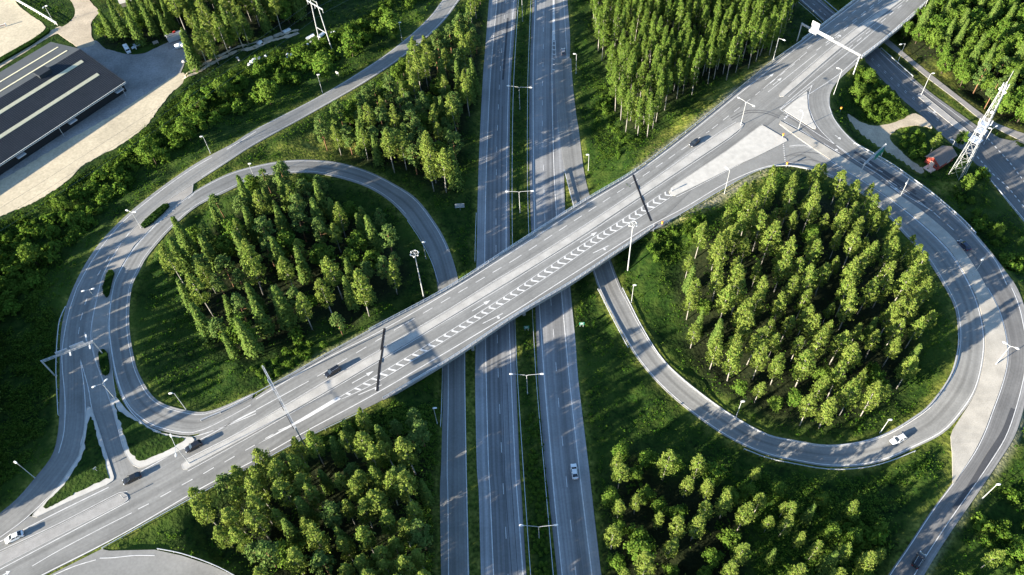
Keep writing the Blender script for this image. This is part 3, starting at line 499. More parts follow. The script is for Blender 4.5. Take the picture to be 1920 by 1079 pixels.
def dashes(a, b, dash=(3.4, 6.4), w_=.2, z=ZU):
    A, B = U(*a, z), U(*b, z); L_ = np.linalg.norm(B-A); t = (B-A)/L_; d = 0
    while d < L_:
        p, q = A+t*d, A+t*min(d+dash[0], L_); s_ = np.array([t[1], -t[0], 0])*w_/2; up = np.array([0, 0, DZ]); PT.add([p-s_+up, p+s_+up, q+s_+up, q-s_+up], [(0, 1, 2, 3)]); d += dash[1]
dashes((595, 706), (760, 607)); dashes((759, 608), (962, 489)); dashes((962, 489), (1200, 334)); dashes((1205, 331), (1330, 246)); dashes((1335, 242), (1420, 176)); dashes((1425, 172), (1500, 112)); dashes((1513, 92), (1640, -8)); dashes((1531, 95), (1660, -8)); dashes((1548, 26+60), (1690, -28)); dashes((1590, 92), (1640, 51), (3.4, 6.4)); dashes((1652, 42), (1720, -14))
line([(1420, 176), (1513, 98)], .18); line([(1440, 173), (1531, 101)], .18); line([(1462, 205), (1500, 172), (1590, 99), (1655, 45)], .18)

line([(1500, 188), (1570, 142), (1610, 108), (1660, 70), (1710, 26), (1738, 2), (1790, -40)], .2)
line([(1463, 182), (1490, 159), (1558, 101)], .14); line([(1478, 182), (1500, 162), (1568, 102), (1662, 28), (1702, -4)], .14); line([(1484, 153), (1556, 91), (1618, 42), (1660, 11)], .14)
# painted wedge and chevrons between the lanes of the bridge
line([(522, 808), (560, 790), (635, 747)], .2); line([(480, 839), (500, 828), (522, 808)], .2) if False else None
w0, w1, w2, w3 = U(500, 823, ZU), U(632, 745, ZU), U(640, 748, ZU), U(514, 815, ZU); PT.add([p+[0, 0, DZ+.003] for p in (U(482, 834, ZU), U(578, 784, ZU), w2, w1)], [(0, 1, 2, 3)])
line([(635, 746), (690, 714), (745, 681), (850, 617), (960, 547), (1067, 475), (1185, 400), (1240, 364)], .16); line([(640, 749), (705, 718), (805, 657), (960, 561), (1040, 510), (1115, 459), (1210, 401), (1256, 371)], .16)
cu = catmull(UA([(650, 738), (745, 683), (850, 620), (960, 551), (1067, 480), (1185, 407), (1248, 366)], ZU), .5); cs = np.r_[0, np.cumsum(np.linalg.norm(np.diff(cu, axis=0), axis=1))]
upc = catmull(UA([(640, 743), (745, 681), (850, 617), (960, 547), (1067, 475), (1185, 400), (1250, 358)], ZU), .5); loc = catmull(UA([(640, 749), (705, 718), (805, 657), (960, 561), (1040, 510), (1115, 459), (1210, 401), (1260, 369)], ZU), .5)
for k in range(46):
    d = cs[-1]*k/45; p = np.array([np.interp(d, cs, cu[:, i]) for i in range(3)]); q = np.array([np.interp(d+.5, cs, cu[:, i]) for i in range(3)])-np.array([np.interp(d-.5, cs, cu[:, i]) for i in range(3)])
    t = q/np.linalg.norm(q); n_ = np.array([-t[1], t[0], 0]); hw = max(.25, abs(np.min(np.linalg.norm(upc-p, axis=1)))-.14); hl = max(.25, abs(np.min(np.linalg.norm(loc-p, axis=1)))-.14); up = np.array([0, 0, DZ+.005])
    for h_, sg in ((hw, 1), (hl, -1)):
        a0 = p-t*.35; PT.add([a0+up, a0+t*.68+up, p+n_*sg*h_+t*(.68+h_*.8-.35)+up, p+n_*sg*h_+t*(h_*.8-.35)+up], [(0, 1, 2, 3) if sg < 0 else (3, 2, 1, 0)])
for a, b, tn in (((660, 719), (701, 696), 0), ((672, 741), (716, 722), 1), ((885, 584), (920, 563), 0), ((905, 607), (943, 588), 1), ((1088, 455), (1120, 435), 0), ((1112, 475), (1141, 461), 1), ((1435, 150), (1451, 138), 0), ((1449, 160), (1466, 146), 0), ((1570, 72), (1577, 66), 0), ((0, 1082), (20, 1071), 0), ((1545, 270), (1575, 288), -1), ((1566, 254), (1577, 262), 0)): arrow(a, b, turn=tn)
# right-hand junction
line([(1463, 206), (1513, 168), (1525, 158)], .2); line([(1463, 206), (1500, 230), (1540, 256), (1570, 274), (1592, 290)], .2); line([(1524, 158), (1517, 175), (1516, 188), (1517, 202), (1522, 217), (1530, 234), (1545, 252), (1570, 275), (1600, 298), (1650, 330), (1692, 362), (1748, 396)], .2)
line([(1461, 234), (1485, 252), (1512, 271), (1545, 294), (1580, 316), (1647, 359), (1702, 399), (1752, 442), (1790, 484), (1821, 540)], .2); line([(1470, 228), (1500, 244), (1540, 270), (1570, 290), (1615, 319), (1685, 367), (1740, 407), (1789, 452), (1826, 502), (1849, 541)], .2)
line([(1555, 200), (1563, 222), (1583, 249), (1612, 276), (1655, 304), (1700, 333), (1750, 369), (1800, 413), (1842, 460), (1868, 492), (1888, 535)], .2); line([(1360, 288), (1425, 240), (1428, 234), (1476, 264), (1380, 312), (1300, 354), (1268, 370)], .16, curve=False)
for k in range(11): a = (1467.3+.35*k, 268.5+3.4*k); line([a, (a[0]+2.6, a[1]+.4)], .32)
for k in range(4): a = (1470.5+3*k, 224-3.2*k); line([a, (a[0]+1.8, a[1]-2)], .6)
for d in ((1640, 339, 1655, 349), (1667, 339, 1682, 349), (1688, 352, 1706, 364), (1671, 350, 1686, 360), (1722, 377, 1736, 388), (1751, 399, 1763, 410), (1776, 421, 1788, 432), (1655, 323, 1648, 319)): line([d[:2], d[2:]], .18)
arrow((1669, 349), (1686, 362), turn=-1); line([(1615, 297), (1635, 311)], .18)
# left junction and outer ramps
line([(144, 540), (128, 590), (117, 652), (117, 690), (122, 752), (120, 810), (110, 850)], .22); line([(480, 247), (435, 275), (375, 308), (325, 341), (275, 379), (230, 417), (196, 456), (167, 498), (144, 540)], .22)
line([(150, 672), (157, 720), (160, 764), (157, 810), (152, 830), (147, 856), (110, 911), (50, 971), (0, 1008)], .2); line([(150, 672), (165, 725), (172, 765), (187, 811), (213, 898)], .2)
for a, b in (((243, 435), (236, 445)), ((227, 456), (216, 467)), ((205, 481), (198, 492)), ((189, 507), (183, 517)), ((163, 560), (159, 572)), ((155, 587), (151, 601)), ((149, 614), (147, 627)), ((159, 624), (162, 640))): line([a, b], .2)
line([(480, 771), (420, 800), (360, 820), (330, 817)], .2); line([(480, 776), (432, 796), (400, 808)], .2); line([(207, 752), (222, 808), (234, 848), (255, 876)], .14)
line([(187, 1047), (215, 1046), (250, 1042), (290, 1042)], .2); line([(100, 1079), (140, 1062), (180, 1050)], .2)
line([(361, 349), (311, 381), (261, 420), (229, 455), (199, 504), (186, 541), (171, 616), (175, 662), (194, 717), (206, 752)], .2); line([(363, 365), (303, 413), (253, 465), (223, 513), (212, 541), (204, 602), (208, 652), (220, 713), (240, 764), (272, 797), (302, 811)], .2)
o_ = PT.build('road_markings', M['paint'], kind='structure')
PL = MB()                                  # ramps and motorway
for px in ([(935.5, -60), (931.8, 0), (925, 76), (918.6, 158), (912, 316), (909, 474), (910, 560), (910.4, 640), (911.8, 718), (916, 876), (918.7, 921), (925.5, 1079), (930, 1150)], [(970, -60), (964, 0), (957.8, 76), (953.7, 158), (950, 316), (949.3, 474), (952, 560), (954.7, 610), (958.8, 718), (966, 876), (969, 921), (980.8, 1079), (986, 1150)],
           [(1008, -60), (1004, 0), (1001, 80), (999.6, 158), (1000.3, 316), (1002, 395), (1004, 474), (1011, 570), (1021.3, 718), (1035, 876), (1038.3, 921), (1054.2, 1079), (1062, 1150)], [(1040, -60), (1038, 0), (1035.7, 76), (1035, 158), (1038.6, 316), (1043.8, 410), (1047.5, 474), (1054.6, 570), (1068.2, 718), (1085.8, 876), (1090.8, 921), (1110, 1079), (1119, 1150)]): line(px, .26, 0., PL)
line([(1041, 76), (1045, 158), (1050, 217), (1056, 275), (1061, 310)], .2, 0., PL); line([(1056, -20), (1058, 20), (1063, 102), (1066.5, 158), (1074, 231), (1085.5, 310), (1096, 355)], .2, 0., PL)
PL.add([U(x, y, 0)+np.array([0, 0, .05]) for x, y in ((1036.6, -40), (1039.2, -40), (1040.8, 76), (1035.8, 76))], [(0, 1, 2, 3)])
for k in range(7): y = 77+k*7.4+k*k*.25; line([(1036, y), (1038.7+k*.1, y+1.6), (1041.2+k*.45, y)], .5, 0., PL, .045, curve=False)
for r_, u, ph in ((rLC, [(0, .53), (1e3, .53)], 0), ):
    pass
def dline(px, n0, period=12., ln=3.1, w_=.17):
    c = catmull(UA(px, 0.), 1.); s_ = np.r_[0, np.cumsum(np.linalg.norm(np.diff(c, axis=0), axis=1))]; q = np.array([P(x) for x in c]); d0 = s_[int(np.argmin(np.abs(q[:, 1]-n0)))] % period; d = d0-period
    while d < s_[-1]-ln:
        if d > 0:
            pp = [np.array([np.interp(d+e, s_, c[:, i]) for i in range(3)]) for e in (0, ln)]; t = pp[1]-pp[0]; t /= np.linalg.norm(t); k = np.array([t[1], -t[0], 0])*w_/2
            PL.add([pp[0]-k+[0, 0, .03], pp[0]+k+[0, 0, .03], pp[1]+k+[0, 0, .03], pp[1]-k+[0, 0, .03]], [(0, 1, 2, 3)])
        d += period
dline([(951, -60), (948, 0), (942, 76), (936, 165), (931, 300), (930, 474), (931, 560), (934, 700), (937, 768), (940, 838), (944, 923), (948, 990), (952.5, 1079), (956, 1150)], 759)
dline([(1022, -60), (1020, 0), (1018.5, 100), (1017, 200), (1019, 316), (1022, 420), (1025, 474), (1033, 565), (1040, 650), (1047.5, 756), (1054.5, 828), (1064, 920), (1070, 980), (1080, 1079), (1087, 1150)], 747)
rline(rRL, .90, .16, 0, rRL.len*.72, mb=PL); rline(rRL, .07, .22, 0, rRL.len*.72, mb=PL); k = rLL.find(842, 470)
rline(rLL, .10, .2, 0, k, mb=PL); rline(rLL, .88, .18, 0, k*.9, mb=PL); kb = rLL.find(850, 600); rline(rLL, .74, .24, kb, rLL.len, mb=PL, u=None) if False else None
for px in ([(833, 520), (838, 560), (840.5, 718), (838.5, 876), (839.7, 921), (841, 1079), (842, 1150)], [(867, 545), (871, 661), (871.5, 718), (874, 876), (875, 921), (878, 1079)]): line(px, .22, .1, PL)
kk = rOL.find(480, 257); rline(rOL, .07, .2, 0, kk, mb=PL); rline(rOL, .92, .2, 0, rOL.find(380, 315), mb=PL)
o1 = rOR.find(1880, 540); rline(rOR, [(0, .03), (o1, .03), (rOR.len, .06)], .22, o1, mb=PL); rline(rOR, [(0, .78), (o1, .82), (rOR.len*.7, .74), (rOR.len, .72)], .22, o1, mb=PL)
for d in ((1508, 38, 1512, 42), (1537, 20, 1540, 23), (1524, 7, 1528, 10), (1545, 26, 1548, 29)): line([d[:2], d[2:]], .2, ZT, PL)
for f in (.30, .36): rline(rTR, f, .16, rTR.find(1640, 105), rTR.find(1775, 228), (1.2, 4.2), mb=PL)
line([(1622, 100), (1650, 127), (1690, 163), (1720, 192), (1760, 224), (1792, 248)], .16, ZT, PL) if False else None
for px, k in (([(1845, 252), (1870, 280), (1893, 305), (1920, 340), (1940, 362)], 1), ([(1832, 294), (1860, 325), (1890, 352), (1913, 380), (1940, 410)], 1)):
    c = catmull(UA(px, ZT), .5); s_ = np.r_[0, np.cumsum(np.linalg.norm(np.diff(c, axis=0), axis=1))]; d = 0
    while d < s_[-1]-1.2:
        a, b = (P([np.interp(d+e, s_, c[:, i]) for i in range(3)]) for e in (0, 1.1)); line([a, b], .34, ZT, PL); d += 2.2
line([(1650, 98), (1690, 134), (1740, 176), (1783, 208), (1825, 240)], .18, ZT, PL); line([(1625, 122), (1650, 149), (1690, 190), (1718, 214)], .18, ZT, PL); line([(1861, 343), (1887, 376), (1920, 416)], .12, ZT, PL); arrow((1738, 202), (1757, 217), ZT, -1, PL)
line([(1497, 4), (1520, 24), (1541, 43)], .18, ZT, PL); line([(1532, 0), (1563, 26)], .18, ZT, PL)
PL.build('road_markings', M['paint'], kind='structure')
# dark repair strips and joints in the asphalt
PD = MB(); line([(721, 616), (714, 664), (707, 734)], .7, ZU, PD, .036, curve=False); line([(1187, 328), (1203, 372), (1221, 415)], .7, ZU, PD, .036, curve=False)
line([(718, 651), (713.5, 682)], .6, ZU, PD, .166, curve=False); line([(1194.5, 349), (1205, 378)], .6, ZU, PD, .166, curve=False)
o_ = PD.build('expansion_joint_tar', M['tar'], kind='structure'); PD = MB()
line([(1602, 285), (1640, 309), (1672, 331), (1700, 348), (1716, 360)], 1.15, ZU, PD, .02); line([(1612, 303), (1650, 325), (1700, 360), (1735, 382)], .9, ZU, PD, .02); line([(1632, 306), (1680, 340), (1718, 365)], .7, ZU, PD, .022)
line([(1900, 767, 6.1), (1882, 812, 5.9), (1850, 862, 5.75), (1820, 912, 5.45), (1790, 955, 5.25)], 1.3, ZU, PD, .03); line([(952, 34), (947, 100), (943, 150)], .8, 0, PD, .012)
for px in ([(940, 690), (941.5, 718), (946, 876), (948, 921), (960, 1079), (965, 1140)], [(951, 718), (957, 876), (960, 921), (971, 1079), (976, 1140)], [(942, 200), (940, 316), (939, 474)]): line(px, .13, 0., PD, .026) 
PD.build('asphalt_repair_strips', M['patch'], kind='structure'); PD = MB()
for px in ([(1370, 222), (1392, 210), (1415, 207), (1440, 210), (1462, 219)], [(1372, 226), (1394, 214), (1416, 211), (1440, 214), (1460, 222)], [(1470, 295), (1500, 286), (1540, 290), (1570, 310)], [(1480, 322-16), (1520, 300), (1555, 312), (1580, 327)]): line(px, .5, ZU, PD, .022)
for px in ([(1855, 640, 6.95), (1850, 690, 6.5), (1833, 745, 5.9), (1800, 790, 5.3), (1750, 830, 4.6), (1690, 850, 4)],): pass
PD.build('tyre_marks', M['tyremark'], kind='structure')
if 0: PD.build('asphalt_repair_strips', M['patch'], kind='structure')

# ------------------------------------------------------------------ bridges
def loop(r, d, us): return [r.at(d, u, z) for u, z in us]
def sweep(r, d0, d1, prof, step=3.):
    mb = MB(); ds = np.linspace(d0, d1, max(2, int((d1-d0)/step))); k = len(prof); vs = []
    for d in ds: vs += loop(r, d, prof)
    fs = [(i*k+j, i*k+(j+1) % k, (i+1)*k+(j+1) % k, (i+1)*k+j) for i in range(len(ds)-1) for j in range(k)]
    return mb.add(vs, fs+[tuple(range(k))[::-1], tuple((len(ds)-1)*k+j for j in range(k))])
def railing(r, d0, d1, u):
    mb = MB(); ds = np.arange(d0, d1, 2.)
    for d in ds: p = r.at(d, u); mb.box((p[0], p[1], p[2]+.75), (.09, .09, 1.1), .6)
    for h in (.45, .75, 1.05, 1.3): mb.tube([r.at(d, u, h) for d in ds], .035 if h < 1.2 else .06, 5)
    return mb
def bridge(name, label, r, d0, d1, piers, skew=0.):
    t = thing(name, label, 'bridge')
    sweep(r, d0, d1, [(-.002, -.07), (1.002, -.07), (1.0, -.55), (.86, -1.35), (.14, -1.35), (0, -.55)]).build('deck', M['conc2'], t)
    for u in (0, 1):
        a, b = (-.012, .010) if u == 0 else (.990, 1.012)
        sweep(r, d0-2, d1+2, [(a, .22), (b, .22), (b, -.75), (a, -.75)][::1]).build('edge_beam', M['conc2'], t); railing(r, d0-2, d1+2, (a+b)/2).build('railing', M['steel'], t)
    for d in (d0, d1):
        a, b = r.at(d-skew*.0, .01, -1.3), r.at(d, .99, -1.3); mb = MB(); mb.beam(a+[0, 0, -2.6], b+[0, 0, -2.6], 1.2, 5.2); mb.build('abutment', M['conc2'], t)
    for p in piers:
        z0 = float(zt(p[0], p[1])); MB().tube([(p[0], p[1], z0-.3), (p[0], p[1], p[2]-1.3)], .55, 12).build('pier', M['conc2'], t)
    return t
def nearest_on(r, u, a, b):               # point of the road at fraction u nearest the ground line a-b
    a, b = U(*a, 0.), U(*b, 0.); t = (b-a)/np.linalg.norm(b-a); best = min(np.arange(0, r.len, .5), key=lambda d: abs(np.cross((r.at(d, u)-a)[:2], t[:2]))); return r.at(best, u)
prs = [nearest_on(rA, u, a, b) for a, b in (((984, 640), (978, 330)), ((886, 700), (884, 560))) for u in (.14, .38, .62, .86)] + [nearest_on(rA, u, (1100, 600), (1062, 330)) for u in (.2, .5, .8)]
bridge('road_bridge', 'long flat road bridge with chevron markings crossing over the motorway', rA, sJ[0], sJ[1], prs)
prs = [nearest_on(rA, u, a, b) for a, b in (((1648, 97), (1560, 20)),) for u in (.15, .5, .85)]
rA2 = rA; bridge('road_bridge', 'short wide bridge carrying the main road over the lower road beside the woods', rA, sK[0], sK[1], prs)

# ------------------------------------------------------------------ guard rails
def guardrail(px, label, z=None, group='steel guard rails along the roads', post=True, h=.62, th=.30):
    c = np.array([G(x, y, .6) if z is None else U(x, y, z+.6)-[0, 0, .6] for x, y in px]); c = catmull(c, 3.) if len(c) > 2 else resample(c, max(2, int(np.linalg.norm(c[1]-c[0])/3)))
    t = thing('guard_rail', label, 'guard rail', c[0], 0, group); o = c[0]; mb = MB(); k = len(c); vs = []
    for i, p in enumerate(c):
        d = c[min(i+1, k-1)]-c[max(i-1, 0)]; d[2] = 0; d /= np.linalg.norm(d); s_ = np.array([d[1], -d[0], 0])
        for a, b in ((-.07, h-th/2), (.07, h-th/2), (.07, h+th/2), (-.07, h+th/2)): vs.append(p-o+s_*a+[0, 0, b])
    fs = [(i*4+j, i*4+(j+1) % 4, i*4+4+(j+1) % 4, i*4+4+j) for i in range(k-1) for j in range(4)]
    mb.add(vs, fs+[(3, 2, 1, 0), (k*4-4, k*4-3, k*4-2, k*4-1)]); mb.build('rail', M['steel'], t); pm = None
    if post:
        for i in range(0, k, 3 if k > 40 else 2):
            q = bpy.data.objects.new('post', POSTM); COL.objects.link(q); q.parent = t; q.location = tuple(c[i]-o)
    return t
POSTM = MB().box((0, 0, .3), (.13, .13, .95)).mesh('post', M['steel'])
guardrail([(974, -30), (972, 0), (963, 158), (960.3, 316), (961, 474), (964, 560), (967, 640), (970.8, 718), (981, 876), (984, 921), (995, 1079), (1000, 1130)], 'long guard rail on the west edge of the motorway median', 0.)
guardrail([(997, -30), (994, 34), (989.6, 158), (988.9, 316), (991, 420), (997, 560), (1006, 718), (1019.9, 876), (1023.7, 921), (1037.5, 1079), (1043, 1130)], 'long guard rail on the east edge of the motorway median', 0.)
guardrail([(893, 400), (891.5, 440), (890.5, 490)], 'short guard rail beside the motorway shoulder just before the bridge', 0.)
guardrail([(829, 660), (829.5, 700), (828, 760), (826, 800)], 'guard rail along the ramp beside the motorway below the bridge', .06)
guardrail([(822, 530), (808, 488), (788, 450), (764, 414)], 'guard rail inside the left loop ramp near the tall ring mast')
guardrail([(376, 788), (430, 765), (480, 737), (540, 705), (606, 667), (700, 616)], 'guard rail along the north edge of the main road before the bridge', ZU)
guardrail([(1192, 318), (1230, 290), (1270, 259), (1340, 203), (1396, 157), (1453, 111), (1512, 70)], 'guard rail along the north edge of the main road after the bridge', ZU)
guardrail([(191, 1028), (280, 978), (362, 933), (430, 897), (480, 871), (560, 828), (680, 771)], 'guard rail along the south edge of the main road above the lower wood', ZU)
guardrail([(1225, 431), (1265, 408), (1300, 388), (1350, 358), (1400, 330), (1440, 314), (1480, 311), (1530, 320)], 'guard rail on the verge above the right loop wood', ZU)
guardrail([(1797, 625), (1796, 655), (1783, 703), (1747, 757), (1716, 782), (1666, 812), (1615, 829), (1552, 836), (1490, 827), (1440, 816), (1385, 787), (1335, 754), (1272, 704), (1235, 664), (1201, 608), (1181, 568), (1167, 540)], 'curved guard rail around the inside of the right loop ramp')
guardrail([(1716, 846), (1666, 866), (1615, 878), (1552, 880), (1490, 870), (1440, 859), (1395, 842)], 'curved guard rail on the outer lower side of the right loop ramp')
guardrail([(1121, 542), (1144, 588), (1166, 630), (1178, 652)], 'guard rail on the outer side of the right ramp just below the bridge')
guardrail([(1602, 268), (1665, 303), (1710, 334), (1752, 365), (1802, 408), (1830, 437)], 'bright guard rail on the outer edge of the right outer ramp above the shed', ZU)
guardrail([(123, 575), (112, 600), (107, 640), (105, 690), (107, 740), (109, 778)], 'guard rail on the outer edge of the left outer ramp under the sign gantry', ZU)
guardrail([(1652, 90), (1690, 124), (1712, 143)], 'short guard rail between the lower road and the cycle path', ZT)
guardrail([(1858, 339), (1887, 373), (1922, 415)], 'guard rail on the near edge of the lower road at the right margin', ZT)
guardrail([(1058, 318), (1066, 350), (1078, 394)], 'guard rail at the nose between the ramp and the motorway', 0.)
guardrail([(295, 1029), (340, 1038), (395, 1057), (437, 1078), (470, 1100)], 'curved guard rail beside the ramp at the lower left', ZU)
guardrail([(1500, -2), (1544, 38)], 'guard rail beside the shaded lower road beyond the short bridge', ZT); guardrail([(1545, 0), (1572, 23)], 'guard rail on the far edge of the shaded lower road beyond the short bridge', ZT)

# ------------------------------------------------------------------ street lamps, masts, gantries, signs
def height(b, top):
    lo = min(np.arange(1, 50, .1), key=lambda h: (P(b+[0, 0, h])[1]-top[1])**2+.3*(P(b+[0, 0, h])[0]-top[0])**2); return float(lo)
HEADM = {}
def lamp(base, top, heads, label, z=None, r=.088, group='street lamps along the roads', name='street_lamp', hs=1.):
    b = G(*base) if z is None else U(*base, z); h = height(b, top); t = thing(name, label, 'street lamp', b, 0, group)
    MB().tube([(0, 0, -.3), (0, 0, h)], [r*1.25, r*.8], 8).build('pole', M['whitemetal'], t)
    MB().tube([(0, 0, -.3), (0, 0, .5)], r*1.9, 8).build('base', M['steel'], t)
    for hp in heads:
        e = U(hp[0], hp[1], b[2]+h+.25)-b
        if np.hypot(*e[:2]) < .3: e = np.array([.3, 0, h+.1])
        d = e*[1, 1, 0]; L_ = np.linalg.norm(d); d /= L_
        MB().tube([(0, 0, h-.25), d*min(.5, L_*.3)+[0, 0, h+.05], e*[1, 1, 0]+[0, 0, h+.2]], r*.7, 6).build('arm', M['whitemetal'], t)
        c = e*[1, 1, 0]+[0, 0, h+.18]; s_ = np.array([-d[1], d[0], 0]); mb = MB()
        sec = ((-.55, .10, .05), (-.35, .2, .11), (.1, .27, .14), (.5, .22, .1), (.62, .1, .04)); vs = []
        for x, wd, hh in sec: vs += [c+d*x*hs+s_*a*wd*hs+[0, 0, bb*hh*hs] for a, bb in ((-1, -.6), (1, -.6), (.75, 1), (-.75, 1))]
        k = len(sec); mb.add(vs, [(i*4+j, i*4+(j+1) % 4, i*4+4+(j+1) % 4, i*4+4+j) for i in range(k-1) for j in range(4)]+[(3, 2, 1, 0), (k*4-4, k*4-3, k*4-2, k*4-1)]).build('lamp_head', M['lampw'], t)
    return t
gm = 'twin-arm lamps in the motorway median'
lamp((980, 41), (979, -4), [(958, -6), (1000, -3)], 'twin-arm lamp at the upper end of the median with its arms above the picture', 0., group=gm)
lamp((975, 206), (974, 164), [(953, 161), (995, 164)], 'twin-arm median lamp beside the upper birch wood, far from the bridge', 0., group=gm)
lamp((975.2, 400), (974, 360), [(951, 359), (998, 358)], 'twin-arm median lamp just beyond the bridge, its arms lit by the sun', 0., group=gm)
lamp((989.2, 738), (988.5, 704), [(959, 701.5), (1016, 701)], 'twin-arm median lamp just on the near side of the bridge', 0., group=gm)
lamp((1011, 1012), (1010, 988), [(978, 985), (1042, 984.5)], 'twin-arm median lamp nearest the bottom of the picture', 0., group=gm)
gs = 'twin-arm lamps on the road medians'
lamp((265, 428), (247, 398), [(238, 394.5), (252, 397.5)], 'twin-arm lamp at the lower end of the upper hedge planter on the left median', ZU+.1, group=gs)
lamp((180, 561), (166, 544), [(156, 545.5), (174, 541.5)], 'twin-arm lamp beside the middle hedge planter on the left median', ZU+.1, group=gs)
lamp((216, 748), (190, 720), [(176, 725), (198, 713)], 'twin-arm lamp at the lower tip of the left median above the grass island', ZU+.1, group=gs)
lamp((355, 869), (327, 838), [(320, 817), (329, 853)], 'twin-arm lamp at the lower end of the bridge median beside a black car', ZU+.1, group=gs)
lamp((1388.8, 235), (1399, 192), [(1385.5, 183.5), (1413, 198.5)], 'twin-arm lamp at the right end of the long concrete median strip', ZU+.1, group=gs)
lamp((1868, 682), (1889, 648), [(1885, 643), (1907, 653)], 'twin-arm lamp on the concrete gore of the right outer ramp', 7, group=gs)
lamp((1844, 271), (1860, 242), [(1869, 236.5), (1857, 240.5)], 'twin-arm lamp on the lower road behind the lattice tower', ZT, group=gs)
g1 = 'single lamps along the ramps and verges'
for b, tp, hd, lb, z in (
 ((66, 897), (33, 869), [(29, 867)], 'lamp leaning over the dark verge at the lower left ramp', None), ((349, 768), (322, 739), [(320, 737.5)], 'lamp on the lower inside edge of the left loop', None),
 ((754, 77), (749, 43), [(748.5, 42)], 'lamp at the upper bend of the left outer ramp', None), ((605, 175), (595.5, 141), [(594.5, 140)], 'lamp on the outer side of the left outer ramp, below the pylon', None),
 ((395, 288), (378.5, 257), [(377.5, 256)], 'lamp on the bushy verge where the left outer ramp starts to bend', None), ((820, 795), (815, 766), [(813.5, 764)], 'lamp in the dark wood margin beside the lower ramp under the bridge', None),
 ((1103, 320), (1104, 291), [(1102, 290)], 'lamp beside the right merging ramp above the bridge', None), ((1080, 139), (1079, 102), [(1077.5, 101)], 'lamp beside the motorway near the single grey car', None),
 ((1184, 567), (1190, 536), [(1188.5, 535)], 'lamp beside the right ramp just below the bridge', None), ((1380, 782), (1391, 754), [(1391, 753)], 'lamp at the lower left of the right loop', None),
 ((1650, 812), (1667, 788.5), [(1669, 788)], 'lamp inside the right loop above the white car', None), ((1842, 935), (1868, 909), [(1871, 907.5)], 'lamp outside the right outer ramp near the lower right corner', None),
 ((1449, 115), (1461, 72), [(1470, 75)], 'lamp on the sunny grass verge left of the white sign gantry', None), ((1563, 178), (1580, 131), [(1572, 128)], 'lamp at the top of the slip road bend', None),
 ((1684, 115), (1697.5, 82), [(1689.5, 83)], 'lamp between the lower road and the cycle path near the short bridge', None), ((1727, 179), (1747, 139), [(1750, 137.5)], 'lamp at the end of the pale median strip of the lower road', ZT),
 ((1733, 16), (1742, -12), [(1746, -12)], 'lamp at the top edge beside the end of the short bridge', None), ((1358, 364), (1369.5, 320), [(1362.5, 315)], 'lamp on the scrubby verge above the right loop wood', None),
 ((1497, 243), (1504, 212), [(1503, 208)], 'lamp standing on the kerb of the triangular white island', ZU+.1), ((1689, 367), (1709, 336), [(1700, 343)], 'lamp on the median beside the black skid strips', ZU+.1),
 ((1825, 516), (1857, 481), [(1842, 486)], 'lamp on the median with its arm towards the dark car on the outer ramp', ZU+.1), ((799, 486), (794, 455), [(793, 453)], 'lamp on the inner edge of the left loop beside the ring mast', None),
 ((478, 336), (467, 308), [(466, 306.5)], 'lamp at the upper inner edge of the left loop', None), ((1888, 159), (1897, 145), [(1897.5, 144)], 'short lamp at the wood edge behind the top of the lattice tower', None),
 ((103, 46), (84, 12), [(81, 14), (86.5, 11)], 'lamp beside the white arena fence', ZY), ((1781, 283), (1786, 264), [(1785, 262)], 'lamp behind the red shed among the bushes', None)):
    lamp(b, tp, hd, lb, z, group=g1)
def mast(base, top, label):
    b = G(*base); h = height(b, top); t = thing('lighting_mast', label, 'lighting mast', b, 0, 'tall ring lighting masts')
    MB().tube([(0, 0, -.3), (0, 0, h)], [.21, .11], 10).build('pole', M['whitemetal'], t); mb = MB(); n = 28
    mb.tube([(1.15*math.cos(6.2832*i/n), 1.15*math.sin(6.2832*i/n), h-.1) for i in range(n+1)], .07, 6, cap=False)
    for i in range(3): a = i*math.pi/3; mb.tube([(1.15*math.cos(a), 1.15*math.sin(a), h-.1), (-1.15*math.cos(a), -1.15*math.sin(a), h-.1)], .05, 5)
    mb.build('ring', M['whitemetal'], t)
    for i in range(6): a = i*math.pi/3+.4; MB().box((1.2*math.cos(a), 1.2*math.sin(a), h-.28), (.42, .34, .26), a).build('floodlight', M['lampw'], t)
    return t
mast((795, 559), (777, 475), 'tall ring mast rising from the left loop beside its ramp'); mast((1177, 507), (1188, 420), 'tall ring mast on the grass slope below the right end of the bridge')
def panel(mb, c, t, wd, ht, th=.14, m=0, tilt=0.):
    """upright board: centre, horizontal direction, width, height"""
    up = np.array([0, 0, 1.]); n = np.array([t[1], -t[0], 0]); vs = [np.asarray(c)+t*wd/2*a+up*ht/2*b+n*th/2*k for k in (-1, 1) for a, b in ((-1, -1), (1, -1), (1, 1), (-1, 1))]
    return mb.add(vs, [(3, 2, 1, 0), (4, 5, 6, 7), (0, 1, 5, 4), (1, 2, 6, 5), (2, 3, 7, 6), (3, 0, 4, 7)], m)
